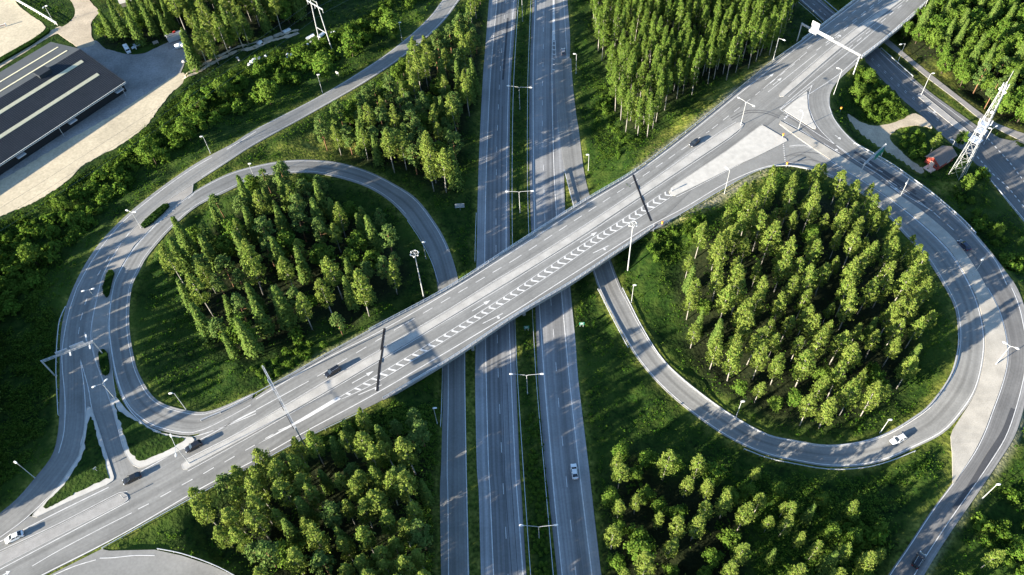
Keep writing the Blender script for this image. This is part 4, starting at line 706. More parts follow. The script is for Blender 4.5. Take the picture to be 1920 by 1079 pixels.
def gantry(label, lb, lt, rb, rt, ztop, panels=(), posts=(1, 1), depth=.5, lamps=()):
    """posts from ground pixels lb, rb up to the beam ends lt, rt (pixels at height ztop); panels: (fraction, width, height, drop, material, label)"""
    A, B = U(*lt, ztop), U(*rt, ztop); t = thing('sign_gantry', label, 'sign gantry', A*[1, 1, 0]+[0, 0, float(zt(A[0], A[1]))], 0, 'overhead sign gantries'); o = np.array(t.location); d = (B-A)/np.linalg.norm(B-A); L_ = np.linalg.norm(B-A)
    for e, k in ((A, posts[0]), (B, posts[1])):
        if k: z0 = float(zt(e[0], e[1])); MB().beam(e*[1, 1, 0]+[0, 0, z0-.3]-o, e+[0, 0, .25]-o, .32, .32, up=(d[0], d[1], 0)).build('post', M['whitemetal'], t)
    mb = MB()
    for s_ in (-1, 1):
        for zz in (0, depth): n = np.array([d[1], -d[0], 0])*.2*s_; mb.beam(A+n+[0, 0, -zz]-o, B+n+[0, 0, -zz]-o, .11, .11)
    k = max(2, int(L_/1.3))
    for i in range(k):
        for s_ in (-1, 1): n = np.array([d[1], -d[0], 0])*.2*s_; mb.beam(A+n+d*L_*i/k+[0, 0, -depth*(i % 2)]-o, A+n+d*L_*(i+1)/k+[0, 0, -depth*((i+1) % 2)]-o, .05, .05)
        mb.beam(A+np.array([d[1], -d[0], 0])*.2+d*L_*i/k-o, A-np.array([d[1], -d[0], 0])*.2+d*L_*(i+1)/k-o, .05, .05)
    mb.build('beam', M['whitemetal'], t)
    for f, wd, ht, drop, mk, off, lab in panels:
        q = MB(); panel(q, A+d*L_*f+np.array([d[1], -d[0], 0])*off+[0, 0, -drop]-o, d, wd, ht); q = q.build('sign_panel', M[mk], t)
        if lab: q['label'] = lab
    for f, off in lamps:
        MB().box(tuple(A+d*L_*f+np.array([d[1], -d[0], 0])*off+[0, 0, .1]-o), (.4, 1.3, .25), math.atan2(d[1], d[0])).build('sign_lamp', M['lampw'], t)
        MB().beam(A+d*L_*f-o, A+d*L_*f+np.array([d[1], -d[0], 0])*off-o, .12, .12).build('lamp_arm', M['whitemetal'], t)
    return t
gantry('white sign gantry over the main road at the short bridge', (1492, 79), (1503.7, 44), (1601.5, 134), (1613, 103), 14.6, [(.21, 3.4, 3.6, -1.2, 'whitemetal', -.45, 'square white sign back standing above the beam'), (.21, 3.6, 1.0, .9, 'whitemetal', .45, None), (.34, 3.0, 1.3, .3, 'whitemetal', -.45, None), (.46, 4.0, 1.4, .3, 'whitemetal', -.45, None)])
gantry('grey sign gantry over the shaded left outer ramp', (96, 696), (77.5, 677.5), (191, 657), (173.5, 640), 14.2, [(.40, 3.3, 1.9, .2, 'steel', -.5, None), (.71, 3.9, 2.4, .2, 'steel', -.5, None)], lamps=[(.55, 1.6), (.93, 1.9), (.9, -2.6)])
gantry('long white gantry over the main road before the bridge', (508, 722), (492.5, 687.5), (562, 822), (554, 803), 17.6, [(.30, 4.2, 2.5, 1.1, 'steel', .5, 'large dark-shadowed sign board above the left lanes'), (.62, 2.2, 1.7, .7, 'blackwall', .5, None), (.86, 3.4, 2.6, 1.1, 'blackwall', .5, 'sign board above the right lanes')], posts=(1, 1))
gantry('green sign gantry over the right outer ramp', (1616, 318), (1621, 307), (1651, 293), (1661, 271), 11.6, [(.68, 5.6, 2.3, 1.1, 'green', .5, 'green direction sign facing away')])
def text_obj(s, size, m, parent, loc, rot, name='lettering'):
    cu_ = bpy.data.curves.new(name, 'FONT'); cu_.body = s; cu_.size = size; cu_.extrude = .01; cu_.align_x = 'CENTER'; cu_.align_y = 'CENTER'
    tmp = bpy.data.objects.new(name, cu_); COL.objects.link(tmp); dg = bpy.context.evaluated_depsgraph_get(); me_ = bpy.data.meshes.new_from_object(tmp.evaluated_get(dg)); bpy.data.objects.remove(tmp)
    me_.materials.clear(); me_.materials.append(m); o = bpy.data.objects.new(name, me_); COL.objects.link(o); o.parent = parent; o.location = loc; o.rotation_euler = rot; return o
def board(base, wd, ht, leg, label, m, cat='road sign', rz=0., legs=2, band=None, grid=False, name='road_sign'):
    b = G(*base); t = thing(name, label, cat, b, rz)
    for k in ((-1, 1) if legs == 2 else (0,)): MB().tube([(k*wd*.3, 0, -.3), (k*wd*.3, 0, leg+ht*.9)], .06, 6).build('leg', M['whitemetal'], t)
    MB().box((0, -.1, leg+ht/2), (wd, .06, ht)).build('sign_face', M[m], t)
    if band:
        for i, (x, zz, w_, h_) in enumerate(band): MB().box((x*wd, -.14, leg+ht*zz), (w_*wd, .03, h_*ht)).build('sign_text_bar', M['whitemetal'], t)
    if grid:
        mb = MB()
        for i in range(5): mb.box((-wd/2+wd*i/4, -.15, leg+ht/2), (.05, .05, ht))
        for i in range(3): mb.box((0, -.155, leg+ht*i/2), (wd, .05, .05))
        mb.build('stiffener_frame', M['steel'], t)
    return t
bb = [(0, .66, .52, .16), (0, .47, .62, .14), (-.1, .30, .34, .07), (0, .06, .9, .05), (0, .94, .9, .05)]
board((987.5, 620), 1.55, 1.35, 1.1, 'small green road sign with white symbol in the motorway median', 'green', band=bb); board((1090.5, 613), 1.55, 1.35, 1.1, 'small green road sign with white symbol on the right motorway verge', 'green', band=bb)
board((863, 394), 3.2, 1.9, 1.3, 'pale back of a motorway sign board in the dark verge', 'whitemetal', grid=True, legs=1)
board((1887, 499), 1.9, 1.1, 1.4, 'yellow road sign on the verge at the right edge', 'yellow', rz=.6)
board((634, 143), 1.5, .9, 1.2, 'small white notice board on the verge below the pylon', 'whitemetal', rz=-.6)
for i, (b, lb) in enumerate((((1474, 313), 'orange marker post on the kerb by the loop entrance'), ((1467, 259), 'orange marker post at the corner of the large white island'), ((1241, 424), 'orange marker post at the south end of the bridge'), ((1575, 210), 'orange topped marker post beside the slip road'))):
    p = G(*b) if i > 1 else U(*b, ZU+.1); t = thing('marker_post', lb, 'marker post', p, 0, 'orange marker posts'); MB().tube([(0, 0, -.3), (0, 0, 1.6)], .07, 6).build('post', M['whitemetal'], t); MB().tube([(0, 0, 1.2), (0, 0, 2.0)], [.3, .3], 10).build('marker_head', M['orange'], t)
t = thing('marker_post', 'white bollard at the tip of the lower left concrete median', 'marker post', U(231.5, 934, ZU+.13)); MB().tube([(0, 0, 0), (0, 0, 1.7)], .09, 8).build('post', M['whitemetal'], t); MB().box((0, 0, 1.5), (.3, .08, .45), -.3).build('sign_plate', M['whitemetal'], t)
t = thing('marker_post', 'white bollard at the rounded tip of the large white island', 'marker post', U(1259, 359, ZU+.13)); MB().tube([(0, 0, 0), (0, 0, 1.3)], .12, 8).build('post', M['whitemetal'], t); MB().box((0, 0, 1.2), (.5, .1, .7), -.3).build('sign_plate', M['whitemetal'], t)
t = thing('marker_post', 'white bollard in the grass of the lower left traffic island', 'marker post', U(182, 883, ZU+.2)); MB().tube([(0, 0, 0), (0, 0, 1.5)], .07, 6).build('post', M['whitemetal'], t); MB().box((0, 0, 1.5), (.9, .08, .5), .8).build('sign_plate', M['whitemetal'], t)

# ------------------------------------------------------------------ pylon and cables, lattice tower
za = 4.3; bL, bR = G(599, 78), G(622, 92); hp = 18.5
t = thing('power_pylon', 'tall white H-frame power pylon above the bushes', 'power pylon', (bL+bR)/2); o = (bL+bR)/2; xd = (bR-bL)/np.linalg.norm(bR-bL)
la, ra = -xd*2.2+[0, 0, hp], xd*1.6+[0, 0, hp]
for a, b in ((bL-o, la+[0, 0, 2.2]), (bR-o, ra+[0, 0, 2.2])): MB().tube([a-[0, 0, .4], b], [.24, .17], 8).build('leg', M['whitemetal'], t)
MB().beam(la-xd*2.6, ra+xd*3.0, .3, .34).build('crossarm', M['whitemetal'], t); MB().beam((bL-o)*.62+la*.38, (bR-o)*.62+ra*.38, .2, .22).build('brace', M['whitemetal'], t); MB().tube([la+[0, 0, 1.8], ra+[0, 0, 1.8]], .07, 5).build('top_brace', M['whitemetal'], t)
hang = []
for e in (la-xd*2.4, (la+ra)/2, ra+xd*2.8): MB().tube([e, e-[0, 0, 1.6]], .12, 6).build('insulator', M['steel'], t); hang.append(o+e-[0, 0, 1.6])
dirL = U(175, 321, 17)-U(607, 24, 20); dirL[2] = 0; dirL /= np.linalg.norm(dirL)
for i, e in enumerate(hang):
    for sg, L_ in ((1, 210), (-1, 120)):
        pts = [e+dirL*sg*L_*k/14+[0, 0, -4*3.*(k/14)*(1-k/14)] for k in range(15)]
        tag(MB().tube(pts, .035, 4).build('power_cable', M['cable']), ('dark power cable running down-left from the pylon, ' if sg > 0 else 'dark power cable running up-right from the pylon, ')+('outer wire by the wood', 'middle wire', 'wire nearest the ramp')[i], 'power cable', 'cables hung from the power pylon')
b = G(1794, 328); h = 37.5; t = thing('lattice_tower', 'white steel lattice radio tower beside the small red shed', 'radio tower', b, R(35)); W0, W1 = 1.9, .5
cor = [(-1, -1), (1, -1), (1, 1), (-1, 1)]; wz = lambda z: W0+(W1-W0)*z/h
for a, c_ in cor: MB().tube([(a*W0, c_*W0, -.3), (a*W1, c_*W1, h)], .075, 6).build('leg', M['whitemetal'], t)
for f in range(4):
    mb = MB(); z = 0
    while z < h-1:
        dz = wz(z)*1.9+.8; z2 = min(h, z+dz); (a, c_), (e, g_) = cor[f], cor[(f+1) % 4]; w1, w2 = wz(z), wz(z2)
        mb.tube([(a*w1, c_*w1, z), (e*w2, g_*w2, z2)], .026, 4); mb.tube([(e*w1, g_*w1, z), (a*w2, c_*w2, z2)], .026, 4); mb.tube([(a*w2, c_*w2, z2), (e*w2, g_*w2, z2)], .026, 4); z = z2
    mb.build('lattice_side', M['whitemetal'], t)
MB().tube([(0, 0, h), (0, 0, h+5)], .06, 6).build('top_aerial', M['whitemetal'], t)
for z in (15.5, 19.5, 22): MB().box((0, 0, z), (wz(z)*2+.7, wz(z)*2+.7, .1)).build('platform', M['steel'], t)
for k in range(6):
    a = k*1.05; z = (16.6, 20.4, 23)[k % 3]; rr = wz(z)+.75; MB().box((rr*math.cos(a), rr*math.sin(a), z), (.2, .32, 1.9), a).build('antenna', M['whitemetal'], t)
for z, a in ((28, 3.6), (35, 1.), (35.4, 4)):
    MB().tube([(wz(z)*math.cos(a), wz(z)*math.sin(a), z), ((wz(z)+.7)*math.cos(a), (wz(z)+.7)*math.sin(a), z)], [.25, .55], 12).build('dish', M['lampw'], t)
for k in range(4): a = k*1.57+.4; MB().box((.8*math.cos(a), .8*math.sin(a), h-.6), (.18, .28, 2.2), a).build('antenna', M['whitemetal'], t)
MB().beam((.4, -W0*.9, 0), (.2, -W1*.9, h), .45, .1).build('ladder', M['steel'], t)

# ------------------------------------------------------------------ buildings
A_, B_, C_, D_ = U(105, 75, 11), U(152, 90, 16.5), U(230, 152, 11), U(0, 303, 11); ax = (D_-C_); ax[2] = 0; ax /= np.linalg.norm(ax); pr = np.array([ax[1], -ax[0], 0]); pr = pr if (A_-C_)@pr > 0 else -pr
wdt = float((A_-C_)@pr); LEN = 112.; zg = ZY; ez, rz_ = 11.0-zg, 16.6-zg; lx, ly = np.array([ax[0], ax[1], 0]), pr
t = thing('riding_hall', 'long dark-roofed hall with pale skylight strips at the upper left', 'hall', (C_[0], C_[1], zg)); LP = lambda a, p, z: lx*a+ly*p+np.array([0, 0, z])
rid = wdt/2
mb = MB(); mb.add([LP(-.4, -.9, ez-.15), LP(LEN, -.9, ez-.15), LP(LEN, rid, rz_), LP(-.4, rid, rz_), LP(-.4, -.9, ez-.5), LP(LEN, -.9, ez-.5), LP(LEN, rid, rz_-.35), LP(-.4, rid, rz_-.35)], [(0, 1, 2, 3), (7, 6, 5, 4), (0, 3, 7, 4), (1, 5, 6, 2), (0, 4, 5, 1)]); mb.build('roof_slope', M['roofd'], t)['label'] = 'dark ribbed roof slope'
mb = MB(); mb.add([LP(-.4, rid, rz_-.002), LP(LEN, rid, rz_-.002), LP(LEN, wdt+.9, ez-.15), LP(-.4, wdt+.9, ez-.15), LP(-.4, rid, rz_-.35), LP(LEN, rid, rz_-.35), LP(LEN, wdt+.9, ez-.5), LP(-.4, wdt+.9, ez-.5)], [(0, 1, 2, 3), (7, 6, 5, 4), (0, 3, 7, 4), (1, 5, 6, 2), (3, 2, 6, 7)]); mb.build('roof_slope', M['roofl'], t)['label'] = 'lighter grey roof slope'  # this slope takes a paler roof colour than the other
mb = MB(); pts = [(0, 0), (0, ez-.5), (rid, rz_-.4), (wdt, ez-.5), (wdt, 0)]
for a in (.3, LEN-.3): mb.add([LP(a, max(.3, min(wdt-.3, p)), z) for p, z in pts], [(0, 1, 2, 3, 4)])
for p in (.3, wdt-.3): mb.add([LP(.3, p, 0), LP(LEN-.3, p, 0), LP(LEN-.3, p, ez-.45), LP(.3, p, ez-.45)], [(0, 1, 2, 3)])
mb.build('wall', M['blackwall'], t)
def strip(p, wd, a0, nm):
    q = [LP(a, pp, (ez-.15)+(rz_-ez+.15)*(1-abs(pp-rid)/(rid+.9))) for a, pp in ((a0, p), (LEN, p), (LEN, p+wd), (a0, p+wd))]; up = np.array([0, 0, .16])
    MB().add([x+up for x in q]+[x-[0, 0, .1] for x in q], [(0, 1, 2, 3), (0, 4, 5, 1), (1, 5, 6, 2), (2, 6, 7, 3), (3, 7, 4, 0)]).build(nm, M['skylight'], t)
def inv(px, py, side):                      # pixel on the roof -> (along, across)
    z = 14.
    for _ in range(20):
        q = U(px, py, z)-np.array([C_[0], C_[1], 0]); p = q@ly; z = zg+(ez-.15)+(rz_-ez+.15)*(1-abs(p-rid)/(rid+.9))
    return q@lx, p
for (x, y), wd in (((155, 115), 1.45), ((184.5, 139.5), 1.45), ((109, 89), 1.1), ((126, 95.5), 1.1)): a, p = inv(x, y, 0); strip(p-wd/2, wd, a, 'skylight_strip')
mb = MB()
for k in range(150):                        # standing seams of the dark slope
    a = -.2+k*.75
    if a < LEN: q = [LP(a, -.85, ez-.13), LP(a, rid-.05, rz_+.0)]; mb.beam(q[0], q[1], .07, .09)
mb.build('roof_seams', M['roofseam'], t)
a, p = inv(76, 135, 0); mb = MB()
for z0, dx, dy in ((rz_+.6, 2.5, 1.7),): mb.slab([tuple((LP(a-dx, rid-2.6, 0))[:2]), tuple((LP(a+dx, rid-2.6, 0))[:2]), tuple((LP(a+dx, rid+1.4, 0))[:2]), tuple((LP(a-dx, rid+1.4, 0))[:2])][::-1], rz_-1.3, rz_+.9)
mb.build('roof_vent', M['roofd'], t)
mb = MB()
for h_ in (ez-.2, ez-.75): mb.beam(LP(-.3, -1.15, h_), LP(LEN, -1.15, h_), .14, .14)
for k in range(110): mb.beam(LP(k*1.0, -1.15, ez-.2), LP(k*1.0, -1.15, ez-.75), .09, .09)
mb.build('eaves_rail', M['whitewood'], t)
for a in (2.2, 30.5, 60): MB().beam(LP(a, -1.2, ez-.6), LP(a+.2, -2.0, .2), .18, .18).build('downpipe', M['whitemetal'], t)
for a in (3.5, 25, 47.): MB().box(tuple(LP(a, -1.2, 3.0)), (.1+3.2, 1.7, .3), math.atan2(lx[1], lx[0])).build('door_canopy', M['steel'], t)
def gable(name, label, cat, base, rz, L_, W_, he, hr, wallm, roofm, extra=None, over=.5, group=None):
    t = thing(name, label, cat, base, rz, group); mb = MB(); x, y = L_/2, W_/2
    mb.add([(-x, -y, -.3), (x, -y, -.3), (x, y, -.3), (-x, y, -.3), (-x, -y, he), (x, -y, he), (x, y, he), (-x, y, he), (-x, 0, hr), (x, 0, hr)], [(0, 1, 5, 4), (2, 3, 7, 6), (1, 2, 6, 9, 5), (3, 0, 4, 8, 7)]); mb.build('wall', M[wallm], t)
    for s_ in (-1, 1):
        k = (hr-he)/y; q = [(-x-over, s_*(y+over), he-k*over), (x+over, s_*(y+over), he-k*over), (x+over, s_*.0, hr), (-x-over, s_*.0, hr)]
        mb = MB(); mb.add([np.array(v)+[0, 0, .16] for v in q]+[np.array(v)+[0, 0, .02] for v in q], [(0, 1, 2, 3) if s_ < 0 else (3, 2, 1, 0), (7, 6, 5, 4) if s_ < 0 else (4, 5, 6, 7), (0, 4, 5, 1), (1, 5, 6, 2), (3, 7, 4, 0)]); mb.build('roof', M[roofm], t)
    return t
p0 = G(1745, 312); ang = R(31); c0 = p0+np.array([math.cos(ang), math.sin(ang), 0])*4.1
t = gable('shed', 'small red wooden shed with brown roof below the radio tower', 'shed', c0, ang, 8.2, 5.2, 2.6, 4.1, 'redwall', 'brownroof')
MB().box((-4.13, .0, 1.1), (.06, 1.5, 2.0)).build('lit_gable_patch', M['peach'], t); MB().box((1.2, -2.66, 1.3), (1.8, .12, 1.2)).build('white_box', M['whitemetal'], t); MB().box((-4.14, -1.6, 1.4), (.06, .9, 1.1)).build('window', M['glass'], t)  # peach board stands in for the sunlit part of the gable
MB().box((-5.6, -.6, .1), (2.6, 3.2, .25)).build('step', M['peach'], t)  # slab in the same sunlit peach tone
p1 = U(186, -6, ZY); t = gable('house', 'red house with orange roof half hidden by trees at the top edge', 'house', p1+np.array([4, 3, 0]), R(-37), 12., 8., 3.4, 5.6, 'whitewood', 'redroof'); MB().box((0, -4.05, 1.7), (11.6, .1, 2.2)).build('cladding', M['redwall'], t)
for x in (-3, 1, 4): MB().box((x, -4.13, 1.8), (1.1, .08, 1.1)).build('window', M['glass'], t)
p1 = G(238, 8); gable('garden_shed', 'pale boulder-grey hut roof glimpsed among the trees by the yard', 'hut', p1, .4, 4.5, 3.5, 2.2, 3.2, 'wood', 'conc')
# arena fence, jump
c0 = UA([(22, -3), (28, 1), (68, 24), (108, 48)], ZY); t = thing('arena_fence', 'white rail fence along the sandy riding arena', 'fence', c0[0]); mb = MB()
for i in range(3):
    for h_ in (.5, 1.0, 1.4): mb.beam(c0[i]-c0[0]+[0, 0, h_], c0[i+1]-c0[0]+[0, 0, h_], .5 if h_ > 1.2 else .12, .14)
mb.build('rail', M['whitewood'], t)
for k in range(17): p = c0[0]+(c0[3]-c0[0])*k/16; MB().box(tuple(p-c0[0]+[0, 0, .7]), (.16, .16, 1.4)).build('post', M['whitewood'], t)
c1 = U(5, 52, ZY); t = thing('jump_fence', 'white and red jump standing on the arena sand', 'jump fence', c1, .5)
for x in (-1.7, 1.7): MB().box((x, 0, .75), (.5, .5, 1.5)).build('stand', M['whitewood'], t)
for k, h_ in enumerate((.5, .9, 1.25)): MB().tube([(-1.6, 0, h_), (1.6, 0, h_)], .12, 8).build('pole', M['redroof' if k == 1 else 'whitewood'], t)

# ------------------------------------------------------------------ vehicles
PAINT = {}
def paint(name, col): 
    if name not in PAINT: PAINT[name] = mat(name, col, .28, .15, .5, n1=(.5, .97, 1.02), coat=.6)
    return PAINT[name]
def loft(secs):                             # list of rings (same length) -> closed body
    mb = MB(); k = len(secs[0]); n = len(secs); mb.add([p for s_ in secs for p in s_], [(i*k+j, i*k+(j+1) % k, i*k+k+(j+1) % k, i*k+k+j) for i in range(n-1) for j in range(k)]+[tuple(range(k))[::-1], tuple((n-1)*k+j for j in range(k))]); return mb
def car(px, to, label, col, kind='saloon', z=None, L_=4.5, group='cars driving on the roads'):
    p = U(*px, z) if z is not None else G(*px); q = U(to[0], to[1], p[2]); t = thing('car', label, 'car', p, math.atan2(q[1]-p[1], q[0]-p[0]), group); k = L_/4.5; W = .90
    body = [(-2.25, .42, .62, .70), (-2.18, .30, .88, .80), (-1.7, .22, .98, .88), (-1.0, .20, 1.0, .90), (.2, .20, .98, .90), (.85, .20, .95, .90), (1.55, .22, .84, .88), (2.05, .28, .68, .80), (2.25, .40, .52, .66)]
    mb = loft([[(x*k, -w_*.96, z0), (x*k, -w_, z0+.28), (x*k, -w_*.90, z1), (x*k, -w_*.5, z1+.035), (x*k, w_*.5, z1+.035), (x*k, w_*.90, z1), (x*k, w_, z0+.28), (x*k, w_*.96, z0)] for x, z0, z1, w_ in body])
    for s_ in (-1, 1): mb.box((.62*k, s_*1.0, 1.0), (.18, .2, .14))
    o = mb.build('body', paint('car paint '+str(col), col), t, True); o.modifiers.new('edge', 'EDGE_SPLIT').split_angle = R(38)
    r0 = {'saloon': (-1.85, -1.05, .25, 1.08), 'wagon': (-2.2, -1.95, .25, 1.08), 'hatch': (-2.1, -1.6, .2, 1.0)}[kind]; zr = {'saloon': 1.43, 'wagon': 1.52, 'hatch': 1.5}[kind]
    a, b, c, d = (x*k for x in r0); wb, wt = .80, .62; zb = .97
    ring = lambda x, w_, z: [(x, -w_, z), (x, w_, z)]
    V = [(a, -wb, zb), (a, wb, zb), (b, wt, zr), (b, -wt, zr), (c, -wt, zr), (c, wt, zr), (d, wb, zb-.02), (d, -wb, zb-.02)]
    MB().add(V, [(0, 3, 2, 1), (4, 7, 6, 5), (3, 0, 7, 4), (1, 2, 5, 6)]).build('window', M['glass'], t)['label'] = 'dark glazed cabin'
    V2 = [(b-.06, -wt-.03, zr-.02), (b-.06, wt+.03, zr-.02), (c+.06, wt+.03, zr-.02), (c+.06, -wt-.03, zr-.02)]
    MB().add([(x, y, z) for x, y, z in V2]+[(x*1., y*.86, z+.07) for x, y, z in V2], [(4, 7, 6, 5)[::-1], (0, 1, 5, 4)[::-1], (1, 2, 6, 5)[::-1], (2, 3, 7, 6)[::-1], (3, 0, 4, 7)[::-1]]).build('roof', PAINT['car paint '+str(col)], t)
    mb = MB()
    for s_ in (-1, 1):
        for x0, x1 in ((a, b), (d, c)): mb.beam((x0, s_*wb, zb), (x1, s_*wt, zr), .09, .07)
        xm = (b+c)/2-.1; mb.beam((xm, s_*(wb+.005), zb), (xm, s_*(wt+.02), zr), .10, .05)
    mb.build('pillar_frame', PAINT['car paint '+str(col)], t)
    if kind == 'wagon':
        for s_ in (-1, 1): MB().tube([(b, s_*.55, zr+.12), (c, s_*.55, zr+.12)], .03, 5).build('roof_rail', M['steel'], t)
    for x in (-1.38*k, 1.38*k):
        for s_ in (-1, 1):
            wh = MB().tube([(x, s_*.68, .32), (x, s_*.91, .32)], .33, 16).build('wheel', M['tyre'], t); MB().tube([(x, s_*.90, .32), (x, s_*.93, .32)], .2, 12).build('rim', M['rim'], wh)
    for s_ in (-1, 1):
        MB().box((2.13*k, s_*.58, .58), (.22, .34, .16), s_*-.25).build('headlight', M['headlight'], t); MB().box((-2.2*k, s_*.60, .74), (.14, .3, .2)).build('tail_light', M['redlight'], t)
    return t
BLK = (.012, .013, .016)
car((1302, 270), (1280, 287), 'dark car heading down the main road beside the concrete median, past the right loop', (.018, .022, .03), 'saloon', ZU); car((624, 699), (604, 711), 'black estate car on the bridge just past the dark expansion joint', BLK, 'wagon', ZU, 4.8)
car((364, 839), (345, 849), 'black car beside the lower end of the bridge median', BLK, 'hatch', ZU, 4.6); car((249, 899), (230, 908), 'black car crossing the lower left junction below the grass islands', (.014, .014, .014), 'saloon', ZU, 4.7)
car((29, 1009), (10, 1018), 'white car leaving at the lower left corner of the picture', (.74, .74, .73), 'saloon', ZU); car((1077, 886), (1074, 866), 'white car alone on the lower part of the motorway', (.74, .74, .73), 'saloon', .0)
car((1056, 99), (1055.4, 90), 'grey car on the merging lane at the upper part of the motorway', (.16, .17, .19), 'hatch', .02); car((1806, 462), (1796, 452), 'dark blue car in the shade on the right outer ramp', (.012, .02, .05), 'saloon', ZU)
car((1683, 826), (1664, 835), 'white hatchback on the lower bend of the right loop ramp', (.78, .78, .77), 'hatch', 4.25); car((1721, 1052), (1732, 1034), 'black car with red tail lamps at the lower right corner', BLK, 'wagon', 5.03, 4.6)

# ------------------------------------------------------------------ yard clutter
def van(px, to, label, z):
    p = U(*px, z); q = U(*to, z); t = thing('van', label, 'van', p, math.atan2(q[1]-p[1], q[0]-p[0])); pt = paint('van white', (.74, .75, .76)); S = [(-2.5, .3, 1.9, .86), (-2.4, .25, 2.05, .9), (1.0, .25, 2.05, .9), (1.45, .25, 1.75, .88), (1.9, .25, 1.15, .86), (2.5, .3, .95, .78)]
    loft([[(x, -w_, z0), (x, -w_, z1-.25), (x, -w_*.85, z1), (x, w_*.85, z1), (x, w_, z1-.25), (x, w_, z0)] for x, z0, z1, w_ in S]).build('body', pt, t)
    MB().add([(1.5, -.75, 1.74), (1.5, .75, 1.74), (1.93, .75, 1.2), (1.93, -.75, 1.2)], [(0, 3, 2, 1)]).build('windscreen', M['glass'], t).location = (.03, 0, .03)
    for x in (-1.5, 1.6):
        for s_ in (-1, 1): MB().tube([(x, s_*.7, .33), (x, s_*.93, .33)], .34, 14).build('wheel', M['tyre'], t)
    MB().box((-.2, 0, 2.09), (.9, .7, .1)).build('roof_hatch', M['steel'], t); return t
van((240, 96), (246, 106), 'white van parked in the shaded gravel yard', ZY)
t = thing('trailer', 'small car trailer with dark load beside the white van', 'trailer', U(258, 88, ZY), .5); MB().box((0, 0, .75), (2.6, 1.5, .12)).build('bed', M['steel'], t)
for x, y, dx, dy in ((0, .75, 2.6, .06), (0, -.75, 2.6, .06), (1.3, 0, .06, 1.5), (-1.3, 0, .06, 1.5)): MB().box((x, y, 1.05), (dx, dy, .5)).build('side_panel', M['steel'], t)
MB().beam((-1.3, 0, .6), (-2.6, 0, .5), .1, .1).build('drawbar', M['yellow'], t)
for s_ in (-1, 1): MB().tube([(0, s_*.8, .3), (0, s_*.95, .3)], .3, 12).build('wheel', M['tyre'], t)
t = thing('waste_container', 'open grey skip container against the trees at the back of the yard', 'skip', U(330, 74, ZY), R(30)); MB().box((0, 0, .25), (6.2, 2.4, .3)).build('floor', M['conc2'], t)
for x, y, dx, dy in ((0, 1.2, 6.2, .12), (0, -1.2, 6.2, .12), (3.1, 0, .12, 2.4), (-3.1, 0, .12, 2.4)): MB().box((x, y, 1.3), (dx, dy, 2.2)).build('side_panel', M['steel'], t)
MB().box((0, .3, 2.2), (5.6, .25, .3)).build('cross_beam', M['steel'], t); MB().box((-.4, 1.9, 1.9), (6.0, .7, .3)).build('upper_rail', M['steel'], t); MB().box((.6, 1.4, 2.5), (1., .8, .6)).build('red_box', M['truckred'], t)
for c, lb, r_ in (((337, 90), 'white egg-shaped tank trailer near the skip container', .95), ((349, 88), 'silver grey cylinder tank beside the white tank trailer', .8)):
    t = thing('tank', lb, 'tank', U(*c, ZY), R(30)); MB().tube([(-1.7, 0, 1.1), (-1.4, 0, 1.1), (1.4, 0, 1.1), (1.7, 0, 1.1)], [r_*.6, r_, r_, r_*.6], 14).build('barrel', M['whitesheet' if r_ > .9 else 'steel'], t, True)
    for x in (-.9, .9): MB().box((x, 0, .25), (.3, 1.3, .5)).build('cradle', M['steel'], t)
    MB().beam((-1.6, 0, .5), (-2.9, 0, .4), .12, .12).build('drawbar', M['steel'], t)
t = thing('pallet', 'pale wooden pallet lying at the back of the yard', 'pallet', U(292, 81, ZY), .5)
for k in range(6): MB().box((0, -.9+k*.36, .42), (2.2, .22, .08)).build('board', M['wood'], t)
for x in (-.9, 0, .9): MB().box((x, 0, .2), (.15, 2.0, .38)).build('bearer', M['wood'], t)
t = thing('snow_plough', 'small white curved plough blade beside the white van', 'plough blade', U(252, 93, ZY), .4); MB().add([(1.0*math.cos(a), 1.0*math.sin(a), z) for a in np.linspace(-.6, 2.6, 9) for z in (.05, .9)], [(2*i, 2*i+2, 2*i+3, 2*i+1) for i in range(8)]).build('blade', M['whitesheet'], t).modifiers.new('thick', 'SOLIDIFY').thickness = .25
def lump(mb, c, r, n=7, sq=.7):
    ico = [(math.cos(a)*math.cos(e), math.sin(a)*math.cos(e), math.sin(e)) for e in (-.5, .25, .9) for a in np.linspace(0, 6.2832, n, False)]+[(0, 0, 1)]
    vs = [np.array(c)+np.array(v)*r*np.array([1, 1, sq])*random.uniform(.8, 1.15) for v in ico]; fs = [(e*n+j, e*n+(j+1) % n, e*n+n+(j+1) % n, e*n+n+j) for e in (0, 1) for j in range(n)]+[(2*n+j, 2*n+(j+1) % n, 3*n) for j in range(n)]
    return mb.add(vs, fs)
bal = [(472, 118, 1.0), (478, 114, 1.1), (484, 111, 1.), (487, 117, .9), (480, 121, .8), (467, 122, .7), (511, 119, .75), (530, 117, .6), (541, 109, .8), (547, 104, .9), (539, 103, .6), (558, 102, .6), (562, 94, .5), (570, 87, .6), (577, 84, .6), (583, 79, .5), (627, 60, .45), (622, 62, .5), (345, 117, 1.0), (470, 133, .6), (498, 106, .6), (352, 115, .5), (432, 90, .5), (445, 109, .55), (448, 113, .5)]
for i, (x, y, r_) in enumerate(bal): tag(lump(MB(), (0, 0, .25*r_), r_*1.1).build('wrapped_bale' if r_ > .7 else 'stone', M['whitesheet' if x > 460 else 'rock']), ('large white wrapped bale' if r_ > .95 else 'white wrapped bale' if r_ > .7 else 'small pale stone')+(' in the heap at the left end of the row' if x in (472, 478, 484, 487, 480, 467) else ' at the edge of the gravel yard' if x < 360 else ' beside the twin-rut track' if x < 460 else ' further along the row towards the pylon'), 'bale' if r_ > .7 else 'stone', 'pale bales and stones beside the forest track').location = tuple(G(x, y))
